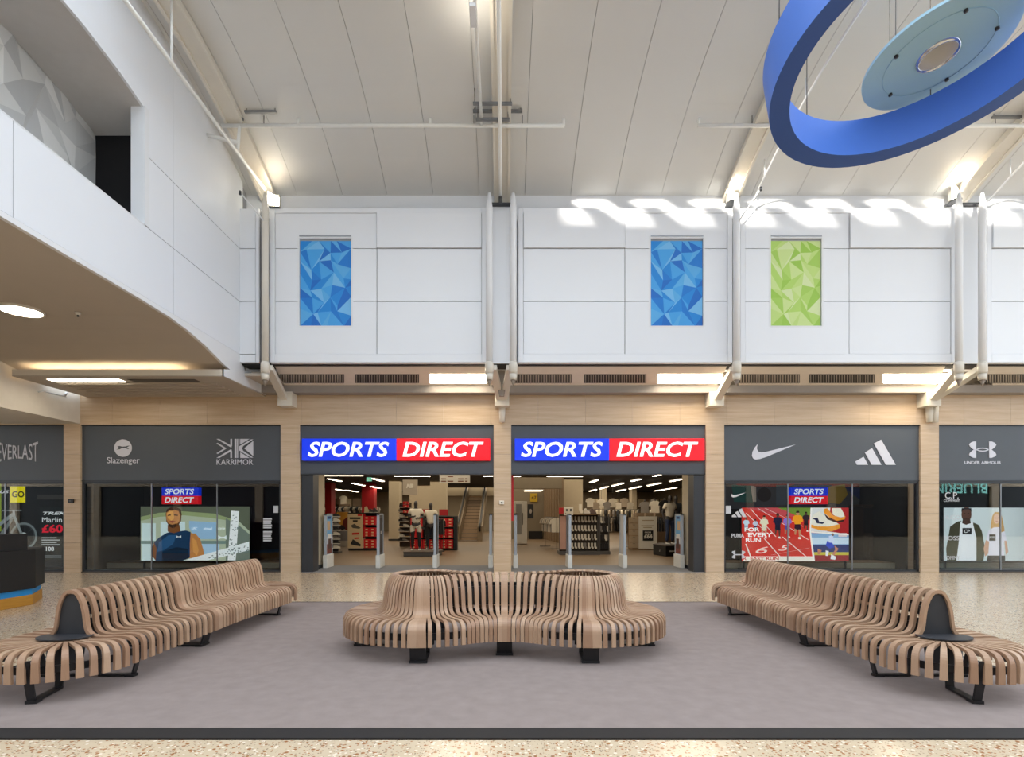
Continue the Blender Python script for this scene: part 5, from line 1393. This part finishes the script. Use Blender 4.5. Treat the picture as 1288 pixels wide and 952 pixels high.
# escalator
yb0, yt0 = 30.2, 43.0
es = thing('escalator', 'escalator rising at the back of the first doorway', 'escalator', (X(588, yb0), yb0, 0))
xa, xb_ = X(577.5, yb0), X(600, yb0)
xc = (xa + xb_) / 2; hw = (xb_ - xa) / 2
n_ = 15
stp = mat('step_metal', rgb(120, 104, 88), .4, .2); rsr = mat('riser_metal', rgb(196, 168, 138), .5, .0)
for k in range(n_):
    y = yb0 + 1.0 + k * .62; z = .16 + k * .205
    s_ = MB().box(xc - hw, xc + hw, y, y + .66, z - .03, z).build('step', stp, es)
    MB().box(xc - hw, xc + hw, y, y + .03, z - .205, z - .03).build('riser', rsr, es)
MB().box(xc - hw, xc + hw, yb0, yb0 + 1.0, 0.001, .03).build('landing_plate', stp, es)
for sx in (-1, 1):
    xs = xc + sx * (hw + .14)
    MB().prism([(yb0 + .1, 0), (yb0 + 1.2, 0), (yb0 + 10.4, 3.1), (yb0 + 10.4, 4.0), (yb0 + 1.0, .85), (yb0 + .1, .8)], xs - .13, xs + .13, 'x').build('balustrade', mat('balustrade_steel', rgb(150, 132, 108), .35, .5), es)
    MB().tube([(xs, yb0, .55), (xs, yb0 - .1, .8), (xs, yb0 + .2, .96), (xs, yb0 + 1.0, 1.02), (xs, yb0 + 10.2, 4.1)], .06, 8).build('handrail', black, es)
struct(MB().box(-4.0, -.6, 38.6, 39, 2.75, 3.4).build('beam_escalator', beige))

# mannequins
def skin(name, pts, edges, rad, m, parent, loc, rz, sc, sub=2):
    me = bpy.data.meshes.new(name)
    me.from_pydata([Vector(p) * sc for p in pts], edges, [])
    o = bpy.data.objects.new(name, me); COL.objects.link(o)
    md = o.modifiers.new('skin', 'SKIN'); md.use_smooth_shade = True
    for i, r in enumerate(rad):
        v = me.skin_vertices[0].data[i]; r = r if isinstance(r, tuple) else (r, r)
        v.radius = (r[0] * sc, r[1] * sc); v.use_root = (i == 0)
    s_ = o.modifiers.new('sub', 'SUBSURF'); s_.levels = sub; s_.render_levels = sub
    bpy.context.view_layer.update()
    me2 = bpy.data.meshes.new_from_object(o.evaluated_get(bpy.context.evaluated_depsgraph_get()))
    me2.materials.clear(); me2.materials.append(m)
    for p in me2.polygons: p.use_smooth = True
    o.modifiers.clear(); o.data = me2; bpy.data.meshes.remove(me)
    o.parent = parent
    return o
def mannequin(x, y, z, rz, sc, body, top, legs, label, pose='fold', shorts=None, shoec=(210, 206, 200)):
    t = thing('mannequin', label, 'mannequin', (x, y, z), rz)
    if pose == 'fold': armL = [(.27, .0, 1.20), (.10, -.17, 1.16)]; armR = [(-.27, .0, 1.20), (-.08, -.19, 1.22)]
    elif pose == 'hip': armL = [(.33, .04, 1.20), (.19, -.06, 1.02)]; armR = [(-.30, .02, 1.16), (-.28, -.06, .90)]
    else: armL = [(.27, .02, 1.15), (.27, -.06, .89)]; armR = [(-.27, .02, 1.15), (-.27, -.06, .89)]
    # 0 pelvis 1 waist 2 chest 3 neck 4 head base 5 head 6 crown | shoulders, elbows, wrists, hands | legs
    P = [(0, 0, .96), (0, 0, 1.12), (0, -.01, 1.36), (0, 0, 1.50), (0, -.01, 1.58), (0, -.02, 1.68), (0, -.01, 1.79),
         (.17, 0, 1.44), armL[0], armL[1], (-.17, 0, 1.44), armR[0], armR[1],
         (.10, 0, .88), (.12, -.02, .50), (.13, .03, .10), (.13, -.10, .03), (-.10, 0, .88), (-.11, -.03, .50), (-.12, .02, .10), (-.12, -.11, .03)]
    Rr = [(.15, .10), (.125, .09), (.16, .11), (.055, .055), (.06, .065), (.078, .095), (.05, .06), .062, .042, .028, .062, .042, .028, .088, .055, .036, .034, .088, .055, .036, .034]
    E_ = [(0, 1), (1, 2), (2, 3), (3, 4), (4, 5), (5, 6), (2, 7), (7, 8), (8, 9), (2, 10), (10, 11), (11, 12), (0, 13), (13, 14), (14, 15), (15, 16), (0, 17), (17, 18), (18, 19), (19, 20)]
    skin('body', P, E_, Rr, body, t, None, 0, sc)
    for w_, el in ((armL[1], armL[0]), (armR[1], armR[0])):     # hands with separate fingers
        d = (Vector(w_) - Vector(el)).normalized(); sd = d.cross(Vector((0, -1, .2))).normalized()
        hp = [Vector(w_), Vector(w_) + d * .07]; he = [(0, 1)]; hr = [(.03, .02), (.035, .018)]
        for f_ in range(4):
            k = len(hp); b0 = hp[1] + sd * (f_ - 1.5) * .018
            hp += [b0 + d * .02, b0 + d * (.06 + .01 * (f_ in (1, 2)))]; he += [(1, k), (k, k + 1)]; hr += [.009, .007]
        k = len(hp); hp += [hp[0] + d * .03 + sd * .04, hp[0] + d * .07 + sd * .055]; he += [(0, k), (k, k + 1)]; hr += [.011, .008]
        skin('hand', [tuple(p) for p in hp], he, hr, body, t, None, 0, sc, 1)
    eL = Vector((.17, 0, 1.44)).lerp(Vector(armL[0]), .62); eR = Vector((-.17, 0, 1.44)).lerp(Vector(armR[0]), .62)
    skin('shirt', [(0, 0, .93), (0, 0, 1.12), (0, -.01, 1.36), (0, 0, 1.475), (.17, 0, 1.44), tuple(eL), (-.17, 0, 1.44), tuple(eR)], [(0, 1), (1, 2), (2, 3), (2, 4), (4, 5), (2, 6), (6, 7)], [(.175, .125), (.16, .12), (.185, .135), (.085, .08), .085, .072, .085, .072], top, t, None, 0, sc)
    if shorts: skin('shorts', [(0, 0, .97), (.105, 0, .86), (.125, -.01, .62), (-.105, 0, .86), (-.12, -.01, .62)], [(0, 1), (1, 2), (0, 3), (3, 4)], [(.165, .115), .108, .095, .108, .095], shorts, t, None, 0, sc)
    if legs: skin('trousers', [(0, 0, .97), (.10, 0, .86), (.12, -.02, .50), (.13, .03, .12), (-.10, 0, .86), (-.11, -.03, .50), (-.12, .02, .12)], [(0, 1), (1, 2), (2, 3), (0, 4), (4, 5), (5, 6)], [(.16, .11), .10, .068, .058, .10, .068, .058], legs, t, None, 0, sc)
    for sx in (1, -1):
        b0 = (sx * .13, .06, .045)
        skin('shoe', [b0, (sx * .132, -.06, .04), (sx * .134, -.17, .03)], [(0, 1), (1, 2)], [(.045, .045), (.048, .038), (.04, .026)], prn(shoec), t, None, 0, sc, 1)
    return t
mb_ = mat('mannequin_grey', rgb(58, 54, 54), .35); blk = mat('fabric_black', rgb(30, 29, 32), .8); wsh = mat('fabric_white', rgb(222, 214, 198), .8); slate_f = mat('fabric_slate', rgb(52, 58, 66), .8); denim = mat('fabric_denim', rgb(40, 54, 84), .8)
yp = 19.6
pl = thing('display_plinth', 'low grey plinth carrying the mannequin pair', 'plinth', (X(531, yp), yp + .6, 0))
bevel(MB().prism([(X(507.5, 19.4), 19.4), (X(547, 19.4), 19.4), (X(556, 20.2), 20.2), (X(556, 20.8), 20.8), (X(510, 20.8), 20.8)], .006, .16, 'z').build('box', steel, pl), .01)
MB().prism([(X(507, 19.4), 19.38), (X(547.4, 19.4), 19.38), (X(556.6, 20.2), 20.2), (X(556.6, 20.8), 20.8), (X(509.6, 20.8), 20.8)], .16, .18, 'z').build('top_board', prn((112, 100, 90)), pl)
mannequin(X(523, 19.9), 19.9, .18, .1, 1.0, mb_, wsh, blk, 'grey mannequin with folded arms in a long white T-shirt', 'fold', wsh)
mannequin(X(542, 20.2), 20.2, .18, -.15, .97, mb_, wsh, blk, 'slim grey mannequin in a short white T-shirt and black leggings', 'side')
p2 = thing('display_plinth', 'black plinth carrying the two mannequins in jeans', 'plinth', (X(838, 19.6), 19.8, 0))
bevel(MB().prism([(X(821.5, 20.4), 20.4), (X(837.5, 19.4), 19.4), (X(856, 19.6), 19.6), (X(856, 21.2), 21.2), (X(830, 21.4), 21.4)], .006, .36, 'z').build('box', blackp, p2), .012)
MB().prism([(X(821, 20.4), 20.4), (X(837.5, 19.38), 19.38), (X(856.5, 19.58), 19.58), (X(856.5, 21.25), 21.25), (X(829.6, 21.45), 21.45)], .36, .385, 'z').build('top_board', prn((70, 60, 54)), p2)
text('A', 829.5, 688, 831.8, 693.6, 19.86, offw, p2, bold=.04); text('SPORT', 842, 692.4, 849, 694, 19.40, offw, p2, bold=.02)
mannequin(X(842.5, 20.1), 20.1, .385, .35, 1.0, mb_, wsh, denim, 'mannequin in a pale T-shirt and blue jeans on the black plinth', 'hip')
mannequin(X(850.5, 20.5), 20.55, .385, .1, 1.0, mb_, slate_f, denim, 'mannequin in a dark jacket and jeans on the black plinth', 'side')
# price unit
y6 = 23.0
pu = thing('price_unit', 'cream drawer unit with a black price square', 'display stand', (X(812, y6), y6, 0))
MB().box(X(803.5, y6), X(826.5, y6), y6, y6 + .06, .04, Z(649.5, y6)).build('front_board', offw, pu)
MB().box(X(792, y6 + .6), X(826, y6), y6 + .06, y6 + .9, 0.0, Z(651, y6)).build('carcass', tan, pu)
sq = MB().box(X(808.4, y6), X(821.5, y6), y6 - .012, y6, Z(680, y6), Z(667, y6)).build('price_square', black, pu)
text('£64', 810, 671.6, 820.4, 677.2, y6 - .014, offw, sq, bold=.05)
text('FROM', 811, 668.6, 818.6, 670.4, y6 - .014, offw, sq, bold=.02)
m = MB()
for a, b, c, d in ((808, 654, 822, 655), (806.5, 660.6, 823, 661.8), (809, 662.8, 820, 663.8)): m.flat(poly([(a, b), (c, b), (c, d), (a, d)], y6), y6 - .003, prn((170, 150, 120)))
m.build('print', None, pu)
for k in range(5):
    z = .08 + k * .26
    d_ = MB().box(X(791.6, y6), X(803, y6), y6 + .02, y6 + .06, z, z + .235).build('drawer', prn((176, 156, 130)), pu)
    MB().box(X(796, y6), X(799, y6), y6 + .005, y6 + .02, z + .17, z + .185).build('handle', steel, d_)

# clothes rails and garments
def garment_me(c, wd=.25, ln=.62):
    mb = MB(); mb.prism([(-.05, 0), (.05, 0), (wd, -.09), (wd + .05, -.26), (wd - .03, -.28), (wd - .05, -.2), (wd - .05, -ln), (-wd + .05, -ln), (-wd + .05, -.2), (-wd + .03, -.28), (-wd - .05, -.26), (-wd, -.09)], -.035, .035, 'y', m=c)
    return mb.mesh('garment')
gm = [garment_me(wsh), garment_me(sockm[1]), garment_me(blk), garment_me(slate_f), garment_me(prn((186, 170, 150))), garment_me(denim)]
def clothes_rail(label, grp, glabel, x, y, L, rz, n, cs, h=1.35):
    t = thing('clothes_rail', label, 'rail', (x, y, 0), rz)
    MB().tube([(-L / 2, 0, h), (L / 2, 0, h)], .015, 8).build('bar', steel, t, True)
    for s in (-1, 1):
        MB().tube([(s * L / 2, 0, 0), (s * L / 2, 0, h)], .015, 8).build('post', steel, t, True)
        MB().box(s * L / 2 - .02, s * L / 2 + .02, -.25, .25, 0, .03).build('foot', steel, t, True)
    for k in range(n):
        o = link('garment', gm[cs[k % len(cs)]], None)
        f = -L / 2 + L * (k + .5) / n
        o.location = (x + f * math.cos(rz), y + f * math.sin(rz), h - .02); o.rotation_euler = (0, 0, rz + R(68))
        tag(o, glabel + ', %s along it' % ORD[k], 'garment', grp)
clothes_rail('clothes rail of pale garments before the slatted wall', 'pale garments before the slatted wall', 'pale garment on the rail before the slatted wall', X(694, 24), 24.5, 2.0, R(100), 12, (0, 1, 0, 4))
clothes_rail('clothes rail of dark garments beyond the sock stand', 'dark garments beyond the sock stand', 'dark garment on the rail beyond the sock stand', X(778, 24), 25, 1.2, 0, 8, (2, 2, 3, 4))
clothes_rail('clothes rail of dark jackets behind the price unit', 'dark jackets behind the price unit', 'dark jacket on the rail behind the price unit', X(833, 24), 24.6, .8, .2, 6, (2, 3))
clothes_rail('clothes rail of dark trousers behind the mannequin pair', 'dark garments behind the mannequin pair', 'dark garment on the rail behind the mannequin pair', X(546, 22), 22.2, .7, 0, 5, (2, 5), 1.3)
clothes_rail('far clothes rail of mixed garments, second doorway', 'mixed garments on the far rail', 'garment on the far rail of the second doorway', X(790, 34), 34, 6.5, 0, 26, (0, 2, 4, 1, 3, 0), 1.75)
clothes_rail('far clothes rail of mixed garments, first doorway', 'mixed garments on the far rail, first doorway', 'garment on the far rail of the first doorway', X(438, 38), 38, 4.2, 0, 22, (4, 0, 2, 0, 3), 2.0)
# torso forms on far shelves
tors = []
for k, (u, v, y, c, lb) in enumerate(((824, 645, 28, 0, 'white T-shirt on a torso form above the price unit'), (811, 645, 30, 1, 'grey top on a torso form beside the white one'), (836, 645, 27, 2, 'black top on a torso form above the jackets'), (432, 634, 40, 0, 'white top on a torso form high at the back, first doorway'), (418, 634, 40, 4, 'pale top on a torso form high at the back by the red column'))):
    t = thing('torso_form', lb, 'torso form', (X(u, y), y, Z(v, y)))
    o = link('shirt', gm[c], t, True); o.location = (0, 0, .62)
    MB().tube([(0, .0, .60), (0, 0, .70)], .045, 10).build('neck', mb_, t, True)
    MB().tube([(0, 0, -.0), (0, 0, .1)], .03, 8).build('post', steel, t, True)
    MB().box(-.5, .5, -.2, .2, -Z(v, y), 0).build('podium', prn((128, 108, 86)), t, True)
for k in range(9):
    u = 742 + k * 7.2; y = 37 + (k % 3) * 1.2
    if k > 7: u = 862 - 40
    o = link('garment', gm[(0, 4, 0, 1, 0, 0, 4, 0, 1)[k]], None); o.location = (X(u, y), y, 2.55 - (k % 2) * .25)
    tag(o, 'pale shirt shown flat high at the back, %s from the pillar, second doorway' % ORD[k], 'garment', 'pale shirts shown flat at the back')
    MB().tube([(X(u, y), y, 2.5 - (k % 2) * .25), (X(u, y), y, 3.36)], .01, 5).build('hanger', steel, o).location = -o.location
# far wall shelving bays
for k, (u0, u1, y, lb) in enumerate(((414, 430, 42, 'far shelving bay beside the red post, first doorway'), (431, 454, 42, 'far shelving bay with pale panels, first doorway'), (741, 765, 44, 'far shelving bay with posters beyond the sock stand'), (766, 792, 44, 'far shelving bay in the middle of the second doorway'), (802, 858, 44, 'wide far shelving bay behind the mannequins in jeans'))):
    t = thing('shelving_bay', lb, 'shelf', (X((u0 + u1) / 2, y), y, 0))
    MB().box(X(u0, y), X(u1, y), y + .5, y + .56, 0, 2.7).build('back_panel', prn((120, 104, 84)), t)
    for r_ in range(4): MB().box(X(u0, y), X(u1, y), y, y + .5, .35 + r_ * .5, .38 + r_ * .5).build('shelf', prn((160, 140, 112)), t)
    n_ = max(2, int((u1 - u0) / 9))
    for j in range(n_):
        a = u0 + (u1 - u0) * j / n_ + 1; b = u0 + (u1 - u0) * (j + 1) / n_ - 1
        MB().box(X(a, y), X(b, y), y + .1, y + .14, 2.05, 2.65).build('picture_panel', prn(((206, 190, 160), (150, 130, 110), (190, 176, 150))[j % 3]), t)
# white fridge-like cabinet, yellow sign, slatted wall beyond the red post
yk = 27.0
fr = thing('white_cabinet', 'white upright glazed cabinet inside the second doorway by the red post', 'cabinet', (X(655, yk), yk, 0))
bevel(MB().box(X(646.5, yk), X(663, yk), yk, yk + .6, .05, Z(630.5, yk)).build('body', offw, fr), .02)
MB().box(X(649, yk), X(656, yk), yk - .012, yk, Z(672, yk), Z(634, yk)).build('glass_door', prn((150, 148, 142)), fr)
MB().box(X(657, yk), X(657.8, yk), yk - .04, yk, Z(660, yk), Z(645, yk)).build('handle', steel, fr)
struct(MB().box(X(643, 33), X(686, 33), 33, 33.2, 0, 3.4).build('wall_corner', mat('corner_wall', rgb(140, 128, 108), .7)))
dkd = struct(MB().box(X(665, 32.9), X(682, 32.9), 32.8, 33, 0, Z(668, 32.9)).build('trim_dark_base', shopdark))
ye = thing('wall_sign', 'small yellow wall sign inside the second doorway', 'sign', (X(671.5, 32.9), 32.95, 2.3))
MB().box(X(667, 32.9), X(676, 32.9), 32.9, 33, Z(631, 32.9), Z(620.5, 32.9)).build('board', prn((206, 170, 40)), ye)
text('4.7', 668.6, 623.5, 674.6, 628, 32.89, prn((110, 80, 30)), ye, bold=.03)
bp = thing('wall_panel', 'black panel with a pale oval beside the white cabinet', 'panel', (X(667, 32), 32, 1.3))
MB().box(X(663.5, 32), X(671, 32), 32, 32.1, Z(652, 32), Z(634, 32)).build('board', black, bp)
MB().flat(poly(ell(667.4, 643, 1.6, 3, 14), 32), 31.99, prn((170, 160, 150))).build('print', None, bp)
sl = sroot('wall_slatted')
for k in range(12):
    f = k / 12; ya_ = 33 - 5.2 * f; 
    x_ = X(684, 33) + (X(706, 28) - X(684, 33)) * f
    MB().box(x_, x_ + .17, ya_ - .2, ya_ + .05, 0, 3.3).build('slat', prn((146, 124, 98)), sl)
struct(MB().box(X(643, 25), X(706, 28), 27.6, 28.0, 2.75, 3.35).build('beam_corner', mat('corner_wall', rgb(140, 128, 108), .7)))
cl = thing('ceiling_panel_light', 'flat pale light panel in the corner beyond the red post', 'light', (X(671, 29.5), 29.5, 2.73))
MB().box(X(660, 29.5), X(682, 29.5), 29, 30.4, 2.7, 2.74).build('diffuser', mat('panel_glow', (1, .86, .64, 1), .5, emit=1.2), cl)
MB().box(X(659, 29.5), X(683, 29.5), 28.9, 30.5, 2.74, 2.76).build('frame', white, cl)
# small fittings on the columns
for u, v, lb in ((631, 632, 'small white box on the middle column'), (90.5, 630, 'small black box on the first column')):
    t = thing('wall_box_unit', lb, 'fitting', (X(u, YF), YF - .03, Z(v, YF)))
    bevel(MB().box(X(u - 3, YF), X(u + 3, YF), YF - .06, YF, Z(v + 2.4, YF), Z(v - 2.4, YF)).build('case', black if u < 100 else offw, t), .01)
    MB().box(X(u - 1, YF), X(u + 1, YF), YF - .066, YF - .06, Z(v + .8, YF), Z(v - .8, YF)).build('sensor', steel, t)
